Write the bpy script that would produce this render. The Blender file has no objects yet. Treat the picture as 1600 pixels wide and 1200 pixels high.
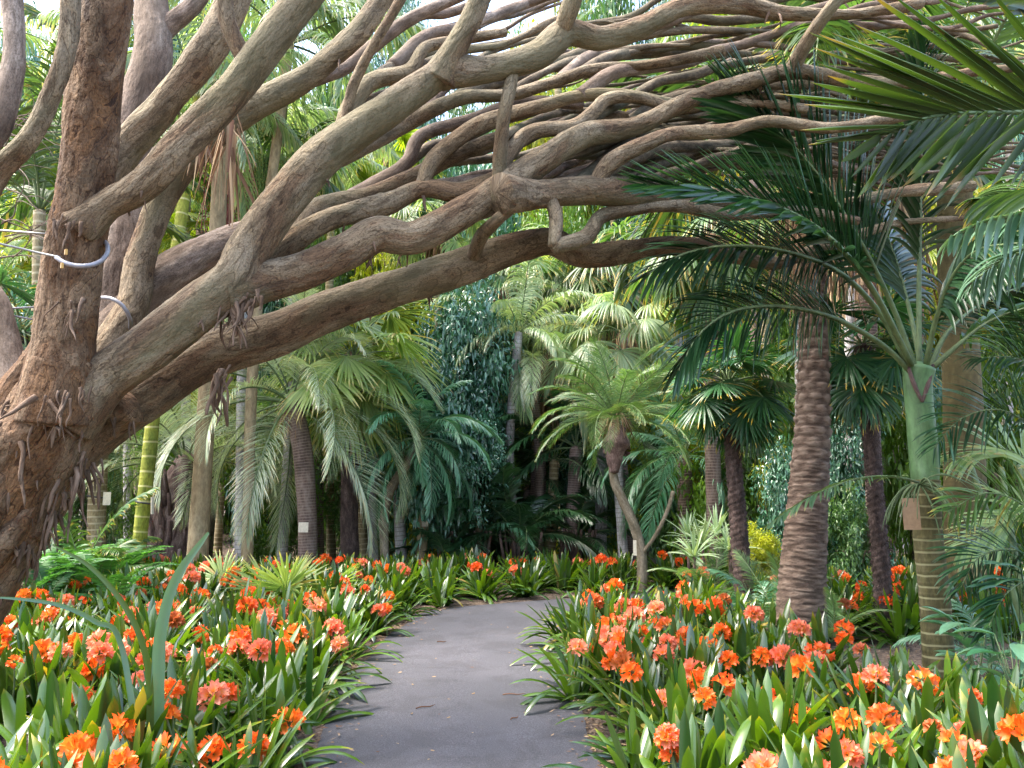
import bpy, math, random
import numpy as np
R=math.radians
rs=np.random.RandomState(7); random.seed(7)
sc=bpy.context.scene; COL=sc.collection
# ---------------- camera ----------------
F=1300.0; H=1.5; PITCH=math.atan(160/F)
cd=bpy.data.cameras.new("camera"); cam=bpy.data.objects.new("camera",cd); COL.objects.link(cam)
cd.sensor_width=36; cd.lens=F/1600*36; cd.clip_end=2000; cd.clip_start=0.05
cam.location=(0,0,H); cam.rotation_euler=(math.pi/2+PITCH,0,0); sc.camera=cam
def at(px,py,Y):
    a=(px-800)/F; b=(600-py)/F
    t=Y/(math.cos(PITCH)-b*math.sin(PITCH))
    return np.array([t*a,Y,H+t*(math.sin(PITCH)+b*math.cos(PITCH))])
def ground(px,py):
    a=(px-800)/F; b=(600-py)/F
    t=-H/(math.sin(PITCH)+b*math.cos(PITCH))
    return np.array([t*a,t*(math.cos(PITCH)-b*math.sin(PITCH)),0.])
def mpp(Y): return Y/F/math.cos(PITCH)
# ---------------- world, sun, exposure ----------------
w=bpy.data.worlds.new("World"); sc.world=w; w.use_nodes=True
nt=w.node_tree; bg=nt.nodes['Background']; sky=nt.nodes.new('ShaderNodeTexSky'); sky.sky_type='NISHITA'
SUN_EL=63; SUN_AZ=-95   # azimuth from +Y, negative = left
sky.sun_disc=False; sky.sun_elevation=R(SUN_EL); sky.sun_rotation=R(SUN_AZ); sky.air_density=1.0; sky.dust_density=4.0; sky.ozone_density=0.6
nt.links.new(sky.outputs[0],bg.inputs[0]); bg.inputs[1].default_value=0.15
sl=bpy.data.lights.new("sun",'SUN'); so=bpy.data.objects.new("sun",sl); COL.objects.link(so)
sl.energy=1.5; sl.angle=R(28); sl.color=(1,.95,.87)
so.rotation_euler=(R(90-SUN_EL),0,R(-SUN_AZ)+math.pi)
sc.view_settings.view_transform='Standard'; sc.view_settings.look='None'; sc.view_settings.gamma=1
sc.view_settings.exposure=2.72
sc.cycles.max_bounces=6; sc.cycles.transparent_max_bounces=4; sc.cycles.diffuse_bounces=4; sc.cycles.glossy_bounces=2
sc.cycles.use_denoising=True
# ---------------- helpers ----------------
def nrm(v): return v/np.maximum(np.linalg.norm(v,axis=-1,keepdims=True),1e-9)
class MB:
    def __init__(s): s.V=[];s.F=[];s.M=[];s.A=[];s.T=[];s.n=0
    def add(s,V,Q,mat=0,rnd=None,tt=None,tv=None):
        V=np.asarray(V,float).reshape(-1,3); k=len(V)
        s.V.append(V); s.F.append(np.asarray(Q,int).reshape(-1,4)+s.n); s.M.append(np.full(len(s.F[-1]),mat))
        a=np.zeros((k,2)); 
        if rnd is not None:a[:,0]=rnd
        if tt is not None:a[:,1]=tt
        s.A.append(a); s.T.append(tv if tv is not None else V); s.n+=k
    def merge(s,o,M3=None,off=(0,0,0)):
        V=np.concatenate(o.V)
        if M3 is not None: V=V@np.asarray(M3).T
        V=V+np.asarray(off); s.V.append(V); s.F.append(np.concatenate(o.F)+s.n); s.M.append(np.concatenate(o.M))
        s.A.append(np.concatenate(o.A)); s.T.append(np.concatenate(o.T)); s.n+=len(V)
    def mesh(s,name,mats,off=None,smooth=True):
        me=bpy.data.meshes.new(name)
        V=np.concatenate(s.V); Q=np.concatenate(s.F); M=np.concatenate(s.M)
        if off is not None: V=V-np.asarray(off)
        # drop duplicate last index (tri given as quad with repeated last)
        tri=Q[:,2]==Q[:,3]
        Q4=Q[~tri]; T3=Q[tri][:,:3]
        loops=np.concatenate([Q4.ravel(),T3.ravel()]); nq=len(Q4); ntr=len(T3)
        me.vertices.add(len(V)); me.vertices.foreach_set('co',V.astype(np.float32).ravel())
        me.loops.add(len(loops)); me.loops.foreach_set('vertex_index',loops.astype(np.int32))
        me.polygons.add(nq+ntr)
        st=np.concatenate([np.arange(nq)*4,nq*4+np.arange(ntr)*3]).astype(np.int32)
        me.polygons.foreach_set('loop_start',st)
        me.polygons.foreach_set('material_index',np.concatenate([M[~tri],M[tri]]).astype(np.int32))
        me.polygons.foreach_set('use_smooth',np.full(nq+ntr,smooth))
        A=np.concatenate(s.A)
        for i,nm in enumerate(('rnd','tt')):
            at_=me.attributes.new(nm,'FLOAT','POINT'); at_.data.foreach_set('value',A[:,i].astype(np.float32))
        tva=me.attributes.new('tv','FLOAT_VECTOR','POINT'); tva.data.foreach_set('vector',np.concatenate(s.T).astype(np.float32).ravel())
        for m in (mats if isinstance(mats,(list,tuple)) else [mats]): me.materials.append(m)
        me.update(calc_edges=True); me.validate()
        return me
def link(name,me,parent=None,loc=(0,0,0),rot=(0,0,0),scale=(1,1,1)):
    o=bpy.data.objects.new(name,me); COL.objects.link(o); o.location=loc; o.rotation_euler=rot; o.scale=scale
    if parent: o.parent=parent
    return o
def tag(o,label=None,cat=None,group=None,kind=None):
    if label:o['label']=label
    if cat:o['category']=cat
    if group:o['group']=group
    if kind:o['kind']=kind
    return o
def root(name,loc,label,cat,group=None):
    o=bpy.data.objects.new(name,None); COL.objects.link(o); o.location=loc; o.empty_display_size=.1
    return tag(o,label,cat,group)
def spline(P,R_,step):
    P=np.asarray(P,float); R_=np.asarray(R_,float); n=len(P)
    Pe=np.vstack([2*P[0]-P[1],P,2*P[-1]-P[-2]]); outP=[];outR=[]
    for i in range(n-1):
        a,b,c,d=Pe[i:i+4]; L=np.linalg.norm(c-b); m=max(2,int(L/step))
        t=np.linspace(0,1,m,endpoint=False)[:,None]
        outP.append(.5*((2*b)+(-a+c)*t+(2*a-5*b+4*c-d)*t**2+(-a+3*b-3*c+d)*t**3))
        outR.append(R_[i]+(R_[i+1]-R_[i])*t[:,0])
    outP.append(P[-1:]);outR.append(R_[-1:])
    return np.concatenate(outP),np.concatenate(outR)
def frames(P):
    T=nrm(np.gradient(P,axis=0)); N=np.zeros_like(P)
    u=np.array([0,0,1.]) if abs(T[0,2])<.8 else np.array([1.,0,0])
    n=nrm(u-T[0]*u.dot(T[0]))
    for i in range(len(P)):
        n=n-T[i]*n.dot(T[i]); n=n/max(np.linalg.norm(n),1e-9); N[i]=n
    return T,N,np.cross(T,N)
def sines(X,amp,freq,seed,octs=3,per=5):
    r=np.random.RandomState(seed); d=np.zeros(len(X))
    for o in range(octs):
        for _ in range(per):
            k=nrm(r.normal(size=3))*freq*(2.1**o)*r.uniform(.7,1.3)
            d+=amp/(1.9**o)/per**.5*np.sin(X@k+r.uniform(0,6.28))
    return d
_LAT=np.random.RandomState(99).rand(32,32,32)
def vnoise(X):
    i=np.floor(X).astype(int); f=X-i; f=f*f*(3-2*f); o=0
    for a in (0,1):
        for b in (0,1):
            for c in (0,1):
                w_=(f[:,0] if a else 1-f[:,0])*(f[:,1] if b else 1-f[:,1])*(f[:,2] if c else 1-f[:,2])
                o=o+w_*_LAT[(i[:,0]+a)%32,(i[:,1]+b)%32,(i[:,2]+c)%32]
    return o
def fbm(X,o=4):
    v=0;a=.5;t=0
    for k in range(o): v=v+a*vnoise(X*2.03**k+k*7.3); t+=a; a*=.55
    return v/t
def tube(mb,P,rad,sides=12,step=.05,amp=0.,freq=8,seed=0,mat=0,dispf=None,closed=True,zs=.35,rnd=0,flk=None,crnd=None):
    P,r=spline(P,rad,step); T,N,B=frames(P); n=len(P)
    s=np.concatenate([[0],np.cumsum(np.linalg.norm(np.diff(P,axis=0),axis=1))])
    th=np.arange(sides)/sides*2*math.pi
    c=np.cos(th);sn=np.sin(th)
    rr=np.repeat(r[:,None],sides,1); S=np.repeat(s[:,None],sides,1)
    rm=max(r.mean(),.004)
    tv=np.stack([c[None]*rr,sn[None]*rr,S],-1)
    if amp: rr=rr+(sines((tv*[1,1,zs]).reshape(-1,3),amp,freq,seed).reshape(n,sides))
    if dispf is not None:
        dd=dispf(np.repeat(th[None],n,0),S,s[-1]); rr=rr+dd
        if crnd: crnd=np.clip(dd/crnd,0,1).ravel()
    if flk:
        X=(tv*[1,1,.38]).reshape(-1,3)*flk[1]+seed*3.1; wv=vnoise(X*.6+40)[:,None]*1.6
        f=np.clip((fbm(X+wv,5)-.5)*2.1+.5,0,1); lv=f*flk[2]; fr=lv-np.floor(lv); ter=(np.floor(lv)+np.clip(fr/.12,0,1)+.25*fr)/flk[2]
        lip=np.exp(-((fr-.16)/.07)**2)*.28
        rr=rr+((ter-.5+lip/flk[2])*flk[0]).reshape(n,sides); crnd=f
    V=P[:,None]+rr[...,None]*(c[None,:,None]*N[:,None]+sn[None,:,None]*B[:,None])
    i=np.arange(n-1)[:,None]*sides; j=np.arange(sides)[None]; j2=(j+1)%sides
    Q=np.stack([i+j,i+j2,i+sides+j2,i+sides+j],-1).reshape(-1,4)
    V=V.reshape(-1,3); tvv=tv.reshape(-1,3)+[0,0,seed*3.7%50]
    tt=np.repeat(s/s[-1],sides)
    if closed:
        k=len(V); V=np.vstack([V,P[:1]-T[:1]*r[0]*.3,P[-1:]+T[-1:]*r[-1]*.5]); tvv=np.vstack([tvv,tvv[:1],tvv[-1:]]); tt=np.append(tt,[0,1])
        a=np.arange(sides); b=(a+1)%sides; e=(n-1)*sides
        Q=np.vstack([Q,np.stack([np.full(sides,k),b,a,a],-1),np.stack([np.full(sides,k+1),e+a,e+b,e+b],-1)])
    if crnd is not None and not np.isscalar(crnd): rnd=np.append(crnd,[crnd[0],crnd[-1]]) if closed else crnd
    mb.add(V,Q,mat,rnd,tt,tvv)
    return P,r
PROF={'leaf':lambda t:np.clip(.35+t*5,0,1)*np.clip(1-t**4,0,1)**.8+.02,
 'strap':lambda t:np.clip(.7+t*2,0,1)*np.clip(1-t**7,0,1)**.6+.01,
 'lance':lambda t:np.sin(np.clip(t*.93+.07,0,1)*math.pi)**.8+.02,
 'fan':lambda t:np.clip(t*2.2,0.02,1)*np.clip(1-((t-.45)/.55).clip(0,1)**1.5,0,1)+.01,
 'petal':lambda t:np.clip(.25+t*1.3,0,1)*np.clip(1-t**5,0,1)**.5+.02,
 'strip':lambda t:1-.6*t}
def blades(mb,P,D,S,L,W,G,prof='leaf',n=5,fold=.25,mat=0,rnd=None,curl=0.):
    """many blades at once; G = bend vector added along the length"""
    P=np.array(P,float);D=nrm(np.array(D,float));m=len(P); L=np.broadcast_to(L,m).astype(float);W=np.broadcast_to(W,m).astype(float)
    G=np.broadcast_to(G,(m,3)); S=np.array(S,float)
    if rnd is None: rnd=rs.rand(m)
    cols=3 if fold else 2
    V=np.zeros((m,n+1,cols,3))
    for k in range(n+1):
        t=k/n; S=nrm(S-D*(S*D).sum(-1,keepdims=True)); U=np.cross(S,D)
        ww=(W*PROF[prof](np.array([t]))[0])[:,None]*.5
        if cols==3:
            V[:,k,0]=P-S*ww+U*ww*fold; V[:,k,1]=P-U*ww*fold*.5; V[:,k,2]=P+S*ww+U*ww*fold
        else: V[:,k,0]=P-S*ww; V[:,k,1]=P+S*ww
        D=nrm(D+G*(1/n)*(.4+1.2*t)); P=P+D*(L/n)[:,None]
    base=np.arange(m)[:,None,None]*((n+1)*cols)+np.arange(n)[None,:,None]*cols+np.arange(cols-1)[None,None]
    Q=np.stack([base,base+1,base+cols+1,base+cols],-1).reshape(-1,4)
    tt=np.broadcast_to((np.arange(n+1)/n)[None,:,None],(m,n+1,cols)).ravel()
    mb.add(V.reshape(-1,3),Q,mat,np.repeat(rnd,(n+1)*cols),tt)
# ---------------- materials ----------------
def new_mat(name):
    m=bpy.data.materials.new(name); m.use_nodes=True; t=m.node_tree; t.nodes.clear()
    out=t.nodes.new('ShaderNodeOutputMaterial'); return m,t,out
def nd(t,ty,**k):
    n=t.nodes.new(ty)
    for a,b in k.items(): setattr(n,a,b)
    return n
def ramp(t,fac,stops,interp='LINEAR'):
    r=nd(t,'ShaderNodeValToRGB'); r.color_ramp.interpolation=interp
    e=r.color_ramp.elements
    while len(e)<len(stops): e.new(.5)
    for el,(p,c) in zip(e,stops):
        el.position=p; el.color=tuple(c)+(1,) if len(c)==3 else c
    if fac is not None: t.links.new(fac,r.inputs[0])
    return r.outputs[0]
def attr(t,name,out='Fac'):
    a=nd(t,'ShaderNodeAttribute',attribute_name=name); return a.outputs[out]
def mix(t,a,b,f,mode='MIX'):
    n=nd(t,'ShaderNodeMix',data_type='RGBA',blend_type=mode)
    for s,v in ((6,a),(7,b),(0,f)):
        if isinstance(v,(int,float)): n.inputs[s].default_value=v
        elif isinstance(v,(tuple,list)): n.inputs[s].default_value=tuple(v)+(1,)
        else: t.links.new(v,n.inputs[s])
    return n.outputs[2]
def mth(t,op,a,b=None,clamp=False):
    n=nd(t,'ShaderNodeMath',operation=op,use_clamp=clamp)
    for s,v in ((0,a),(1,b)):
        if v is None: continue
        if isinstance(v,(int,float)): n.inputs[s].default_value=v
        else: t.links.new(v,n.inputs[s])
    return n.outputs[0]
def noise(t,vec,scale,detail=4,rough=.55,dist=0.,sc3=None):
    if sc3:
        mp=nd(t,'ShaderNodeMapping'); mp.inputs['Scale'].default_value=sc3; t.links.new(vec,mp.inputs[0]); vec=mp.outputs[0]
    n=nd(t,'ShaderNodeTexNoise'); n.inputs['Scale'].default_value=scale; n.inputs['Detail'].default_value=detail
    n.inputs['Roughness'].default_value=rough; n.inputs['Distortion'].default_value=dist
    if vec is not None: t.links.new(vec,n.inputs['Vector'])
    return n.outputs[0]
def bump(t,h,strength,dist=.01,normal=None):
    b=nd(t,'ShaderNodeBump'); b.inputs['Strength'].default_value=strength; b.inputs['Distance'].default_value=dist
    t.links.new(h,b.inputs['Height'])
    if normal is not None: t.links.new(normal,b.inputs['Normal'])
    return b.outputs[0]
def leaf_mat(name,c1,c2,tip=None,rough=.38,trans=.3,tcol=None,tipat=.85,spec=.5):
    m,t,out=new_mat(name)
    rn=attr(t,'rnd'); tt=attr(t,'tt'); oi=nd(t,'ShaderNodeObjectInfo')
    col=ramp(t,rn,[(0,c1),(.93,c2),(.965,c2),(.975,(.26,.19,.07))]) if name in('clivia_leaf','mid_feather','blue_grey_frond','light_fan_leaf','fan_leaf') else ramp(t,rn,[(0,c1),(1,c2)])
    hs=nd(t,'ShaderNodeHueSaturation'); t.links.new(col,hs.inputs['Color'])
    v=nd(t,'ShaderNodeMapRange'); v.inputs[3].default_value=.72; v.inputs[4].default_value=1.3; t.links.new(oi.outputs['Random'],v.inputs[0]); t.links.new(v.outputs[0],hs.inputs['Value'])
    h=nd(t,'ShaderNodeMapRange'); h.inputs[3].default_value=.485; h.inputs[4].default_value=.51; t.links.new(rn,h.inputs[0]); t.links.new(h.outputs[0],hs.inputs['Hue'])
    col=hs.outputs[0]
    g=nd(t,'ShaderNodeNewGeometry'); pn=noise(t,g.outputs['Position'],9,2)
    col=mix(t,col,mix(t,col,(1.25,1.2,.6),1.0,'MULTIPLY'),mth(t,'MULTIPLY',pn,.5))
    if tip:
        jit=mth(t,'ADD',tt,mth(t,'MULTIPLY',rn,.22)); f=nd(t,'ShaderNodeMapRange'); f.inputs[1].default_value=tipat+.08; f.inputs[2].default_value=tipat+.2; t.links.new(jit,f.inputs[0])
        col=mix(t,col,tip,f.outputs[0])
    p=nd(t,'ShaderNodeBsdfPrincipled'); t.links.new(col,p.inputs['Base Color']); p.inputs['Roughness'].default_value=rough
    p.inputs['Specular IOR Level'].default_value=spec
    tr=nd(t,'ShaderNodeBsdfTranslucent'); t.links.new(mix(t,col,tcol or (1.7,1.8,.75),1.0,'MULTIPLY'),tr.inputs[0])
    mx=nd(t,'ShaderNodeMixShader'); mx.inputs[0].default_value=trans; t.links.new(p.outputs[0],mx.inputs[1]); t.links.new(tr.outputs[0],mx.inputs[2])
    t.links.new(mx.outputs[0],out.inputs[0]); return m
YEL=(.55,.36,.03)
ML={
 'clivia':leaf_mat('clivia_leaf',(.011,.047,.012),(.072,.135,.012),tip=(.3,.25,.03),rough=.27,trans=.25,tcol=(2.3,2.2,.3),tipat=1.0,spec=.9),
 'butia':leaf_mat('blue_grey_frond',(.2,.29,.22),(.5,.56,.45),tip=(.5,.4,.2),rough=.3,trans=.25,spec=.8),
 'roeb':leaf_mat('bright_feather',(.05,.13,.045),(.16,.25,.11),tip=(.3,.25,.08),rough=.32,trans=.25),
 'roebblue':leaf_mat('teal_feather',(.045,.17,.10),(.15,.30,.2),rough=.28,trans=.2),
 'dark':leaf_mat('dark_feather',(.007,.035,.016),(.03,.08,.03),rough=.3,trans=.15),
 'green':leaf_mat('mid_feather',(.03,.09,.03),(.10,.17,.05),tip=(.4,.3,.06),rough=.36,trans=.35),
 'near':leaf_mat('near_yellow_green',(.018,.045,.01),(.06,.10,.018),tip=(.2,.12,.03),rough=.42,trans=.2,tipat=.93),
 'nearblue':leaf_mat('near_blue_green',(.04,.10,.065),(.12,.2,.15),rough=.3,trans=.15),
 'pale':leaf_mat('pale_feather',(.12,.21,.12),(.3,.37,.23),tip=(.45,.38,.2),rough=.34,trans=.35),
 'fan':leaf_mat('fan_leaf',(.015,.07,.035),(.05,.13,.05),tip=YEL,rough=.3,trans=.25,tipat=.9),
 'fanlight':leaf_mat('light_fan_leaf',(.11,.2,.06),(.28,.34,.13),tip=(.5,.42,.15),rough=.34,trans=.4),
 'fanyel':leaf_mat('yellow_green_fan',(.10,.17,.015),(.22,.28,.02),tip=YEL,rough=.4,trans=.5),
 'dead':leaf_mat('dead_frond',(.12,.07,.045),(.34,.24,.17),rough=.8,trans=.1,tcol=(1,.8,.6),spec=.2),
 'crown_blue':leaf_mat('dark_glossy_leaves',(.018,.085,.055),(.08,.20,.13),rough=.25,trans=.12,spec=.9),
 'crown_green':leaf_mat('green_leaves',(.03,.10,.018),(.13,.22,.03),rough=.34,trans=.4),
 'crown_yel':leaf_mat('yellow_leaves',(.10,.16,.015),(.38,.36,.02),rough=.4,trans=.5),
 'crown_mid':leaf_mat('mid_leaves',(.03,.10,.035),(.10,.18,.06),rough=.34,trans=.3),
 'fern':leaf_mat('fern_leaf',(.03,.12,.03),(.08,.2,.06),rough=.45,trans=.4),
 'silver':leaf_mat('silver_leaf',(.12,.22,.13),(.32,.4,.28),rough=.3,trans=.2),
}
def petal_mat(name,a,b):
    m,t,out=new_mat(name); tt=attr(t,'tt'); rn=attr(t,'rnd')
    c=ramp(t,tt,[(0,(.85,.5,.05)),(.22,(.93,.36,.04)),(.55,a),(1,b)])
    hs=nd(t,'ShaderNodeHueSaturation'); t.links.new(c,hs.inputs['Color'])
    v=nd(t,'ShaderNodeMapRange'); v.inputs[3].default_value=.8; v.inputs[4].default_value=1.12; t.links.new(rn,v.inputs[0]); t.links.new(v.outputs[0],hs.inputs['Value'])
    oi=nd(t,'ShaderNodeObjectInfo'); hs0=hs.outputs[0]; hc=mix(t,hs0,(.30,.10,.03),ramp(t,oi.outputs['Random'],[(.9,(0,0,0)),(.97,(.7,.7,.7))])); hc=mix(t,hc,mix(t,hc,(1.,1.35,1.5),1.0,'MULTIPLY'),ramp(t,oi.outputs['Random'],[(.1,(1,1,1)),(.5,(0,0,0))]))
    p=nd(t,'ShaderNodeBsdfPrincipled'); t.links.new(hc,p.inputs['Base Color']); p.inputs['Roughness'].default_value=.45
    tr=nd(t,'ShaderNodeBsdfTranslucent'); t.links.new(hc,tr.inputs[0])
    mx=nd(t,'ShaderNodeMixShader'); mx.inputs[0].default_value=.4; t.links.new(p.outputs[0],mx.inputs[1]); t.links.new(tr.outputs[0],mx.inputs[2]); t.links.new(mx.outputs[0],out.inputs[0]); return m
MP=[petal_mat('orange_petal',(.92,.19,.02),(.86,.11,.01)),petal_mat('coral_petal',(.92,.27,.12),(.88,.19,.12)),petal_mat('deep_petal',(.92,.16,.025),(.85,.10,.02))]
def bark(name,cols,basecols=None,band=None,bandscale=12,fl=6,rough=.85,bs=.6,bd=.012,lichen=None,zs=.35,flake=True,levels=None,grime=0,bw=.82,bf_=1.):
    m,t,out=new_mat(name); v=attr(t,'tv','Vector'); oi=nd(t,'ShaderNodeObjectInfo')
    n1=noise(t,v,fl,5,.6,.6,(1,1,zs)); n2=noise(t,v,fl*6,4,.65,0,(1,1,zs*1.2)); n3=noise(t,v,fl*.45,3,.5,.3,(1,1,zs))
    col=ramp(t,n1,[(.3,cols[0]),(.5,cols[1]),(.7,cols[2])])
    if basecols:
        c0=ramp(t,n1,[(.3,basecols[0]),(.5,basecols[1]),(.7,basecols[2])]); tm=mth(t,'ADD',attr(t,'tt'),mth(t,'MULTIPLY',n3,.35)); col=mix(t,c0,col,ramp(t,tm,[(.2,(0,0,0)),(.5,(1,1,1))]))
    col=mix(t,col,mix(t,col,ramp(t,n2,[(.3,(.45,.42,.4)),(.7,(1.35,1.35,1.35))]),1.0,'MULTIPLY'),.8)
    h=n2; nr=None
    if levels:
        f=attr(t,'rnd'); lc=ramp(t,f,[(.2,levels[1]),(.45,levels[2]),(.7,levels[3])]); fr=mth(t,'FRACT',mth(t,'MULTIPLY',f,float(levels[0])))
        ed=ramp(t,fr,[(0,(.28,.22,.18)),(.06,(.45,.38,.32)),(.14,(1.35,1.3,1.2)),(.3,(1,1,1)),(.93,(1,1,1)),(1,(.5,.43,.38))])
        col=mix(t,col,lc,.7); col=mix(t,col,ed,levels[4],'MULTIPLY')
    if grime:
        g1=ramp(t,noise(t,v,fl*22,3,.6,0,(1,1,.6)),[(.35,(.45,.42,.38)),(.5,(1,1,1)),(.62,(1.15,1.15,1.15))]); col=mix(t,col,g1,grime,'MULTIPLY')
        g2=ramp(t,noise(t,v,fl*1.1,6,.7,1.5,(1,1,zs)),[(.38,(.42,.4,.36)),(.52,(1,1,1)),(.7,(1.25,1.25,1.22))]); col=mix(t,col,g2,grime,'MULTIPLY')
        g3=ramp(t,noise(t,v,fl*9,4,.7,.5,(1,1,.12)),[(.42,(.55,.52,.48)),(.5,(1,1,1))]); col=mix(t,col,g3,grime*.6,'MULTIPLY')
    if flake:
        pl=ramp(t,noise(t,v,fl*1.5,6,.62,1.3,(1,1,zs*1.3)),[(.46,(0,0,0)),(.475,(.6,.6,.6)),(.52,(.7,.7,.7)),(.53,(1,1,1))])
        edge=ramp(t,noise(t,v,fl*1.5,6,.62,1.3,(1,1,zs*1.3)),[(.455,(1,1,1)),(.466,(.25,.2,.16)),(.485,(1,1,1)),(.515,(1,1,1)),(.525,(.35,.3,.25)),(.54,(1,1,1))])
        col=mix(t,col,edge,.75,'MULTIPLY'); nr=bump(t,pl,.9,bd)
    if band:
        w_=nd(t,'ShaderNodeTexWave',wave_type='BANDS',bands_direction='Z'); w_.inputs['Scale'].default_value=bandscale; w_.inputs['Distortion'].default_value=1.6; w_.inputs['Detail'].default_value=3; w_.inputs['Detail Scale'].default_value=.7
        t.links.new(v,w_.inputs[0]); bf=ramp(t,w_.outputs['Fac'],[(bw,(0,0,0)),(min(bw+.09,1),(1,1,1))]); col=mix(t,col,band,mth(t,'MULTIPLY',bf,mth(t,'ADD',n1,.25,True))); 
    if lichen:
        lf=ramp(t,n3,[(.48,(0,0,0)),(.62,(1,1,1))]); col=mix(t,col,lichen,mth(t,'MULTIPLY',lf,.55))
        sp=ramp(t,noise(t,v,fl*16,2,.5),[(.62,(0,0,0)),(.68,(1,1,1))]); col=mix(t,col,(.05,.04,.03),mth(t,'MULTIPLY',sp,.5))
    p=nd(t,'ShaderNodeBsdfPrincipled'); t.links.new(col,p.inputs['Base Color']); p.inputs['Roughness'].default_value=rough; p.inputs['Specular IOR Level'].default_value=.3
    t.links.new(bump(t,h,bs,bd,nr),p.inputs['Normal']); t.links.new(p.outputs[0],out.inputs[0]); return m
MBk={
 'trunk':bark('flaking_brown_bark',[(.03,.016,.008),(.10,.055,.026),(.25,.165,.10)],fl=5,bs=1.,bd=.025,zs=.45,flake=False,grime=.7,levels=(5,(.17,.088,.036),(.11,.06,.029),(.22,.15,.09),.9)),
 'limb':bark('grey_brown_bark',[(.08,.055,.032),(.185,.135,.08),(.33,.265,.175)],basecols=[(.06,.035,.019),(.14,.086,.046),(.26,.18,.11)],fl=6,lichen=(.12,.115,.06),bs=1.,bd=.018,zs=.3,flake=False,grime=.8,levels=(4,(.14,.085,.046),(.17,.13,.08),(.25,.205,.14),.7)),
 'branch':bark('grey_branch_bark',[(.06,.046,.03),(.15,.118,.076),(.28,.23,.16)],fl=8,lichen=(.085,.09,.05),bs=.8,zs=.3,flake=False,grime=.8),
 'knob':bark('knobbly_bark',[(.10,.08,.05),(.2,.165,.11),(.32,.27,.2)],fl=10,flake=False,bs=.8),
 'pale':bark('pale_branch_bark',[(.10,.07,.05),(.20,.15,.115),(.33,.275,.225)],fl=7,lichen=(.15,.11,.075),bs=.9,zs=.3,flake=False,grime=.7),
 'root':bark('aerial_root_bark',[(.06,.035,.02),(.13,.085,.055),(.24,.17,.12)],fl=12,bs=.7,zs=.2,flake=False),
 'ringtan':bark('ringed_tan_bark',[(.15,.12,.06),(.24,.19,.10),(.33,.28,.17)],band=(.42,.36,.24),bandscale=3.2,flake=False,bs=.4),
 'ringgreen':bark('ringed_green_stem',[(.12,.15,.02),(.22,.24,.03),(.28,.28,.05)],band=(.5,.45,.2),bandscale=1.5,bw=.93,flake=False,bs=.25),
 'ringdark':bark('ringed_dark_bark',[(.05,.045,.02),(.09,.08,.03),(.14,.12,.06)],band=(.30,.28,.15),bandscale=3.6,bw=.88,flake=False,bs=.4),
 'beige':bark('smooth_beige_bark',[(.22,.16,.09),(.3,.23,.13),(.36,.29,.18)],flake=False,bs=.3,fl=3),
 'khaki':bark('khaki_bark',[(.07,.056,.02),(.105,.085,.034),(.14,.115,.052)],band=(.09,.07,.03),bandscale=6,flake=False,bs=.35,fl=3),
 'grey':bark('grey_palm_bark',[(.2,.18,.17),(.34,.32,.31),(.48,.46,.45)],band=(.22,.2,.18),bandscale=4,flake=False,bs=.3),
 'brown':bark('brown_palm_bark',[(.08,.055,.045),(.16,.11,.09),(.26,.2,.17)],band=(.28,.22,.18),bandscale=7,flake=False,bs=.8),
 'phoenix':bark('leaf_scar_bark',[(.09,.065,.05),(.19,.14,.11),(.32,.25,.2)],levels=(1,(.06,.035,.022),(.15,.10,.07),(.27,.2,.15),0.),flake=False,bs=1.,fl=10,zs=1.6,bd=.02),
 'hairy':bark('fibrous_bark',[(.03,.02,.016),(.075,.05,.042),(.15,.105,.09)],flake=False,bs=1.,fl=14,bd=.02),
 'shaft':bark('green_crownshaft',[(.07,.14,.05),(.12,.22,.09),(.2,.3,.18)],flake=False,bs=.12,fl=2.5,rough=.45),
 'petiole':bark('petiole_green',[(.08,.12,.05),(.12,.17,.07),(.18,.22,.1)],flake=False,bs=.1,fl=4,rough=.5),
 'stubs':bark('cut_leaf_bases',[(.06,.035,.03),(.14,.09,.075),(.28,.21,.18)],flake=False,bs=.7,fl=12),
}
def simple(name,col,rough=.6,metal=0,nscale=None,namt=.3):
    m,t,out=new_mat(name); p=nd(t,'ShaderNodeBsdfPrincipled'); p.inputs['Roughness'].default_value=rough; p.inputs['Metallic'].default_value=metal
    g=nd(t,'ShaderNodeTexCoord'); n=noise(t,g.outputs['Object'],nscale or 30,4)
    c=mix(t,col,mix(t,col,ramp(t,n,[(.3,(.4,.4,.4)),(.7,(1.4,1.4,1.4))]),1.0,'MULTIPLY'),namt)
    t.links.new(c,p.inputs['Base Color']); t.links.new(p.outputs[0],out.inputs[0]); return m
M_PLATE=simple('cream_plate',(.62,.55,.42),.5); M_STRAP=simple('black_strap',(.012,.012,.014),.5)
M_HOSE=simple('grey_hose',(.25,.25,.27),.35,.2); M_CABLE=simple('steel_cable',(.3,.3,.28),.4,.7,120)
M_COPPER=simple('copper_tab',(.5,.28,.08),.4,.6)
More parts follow.
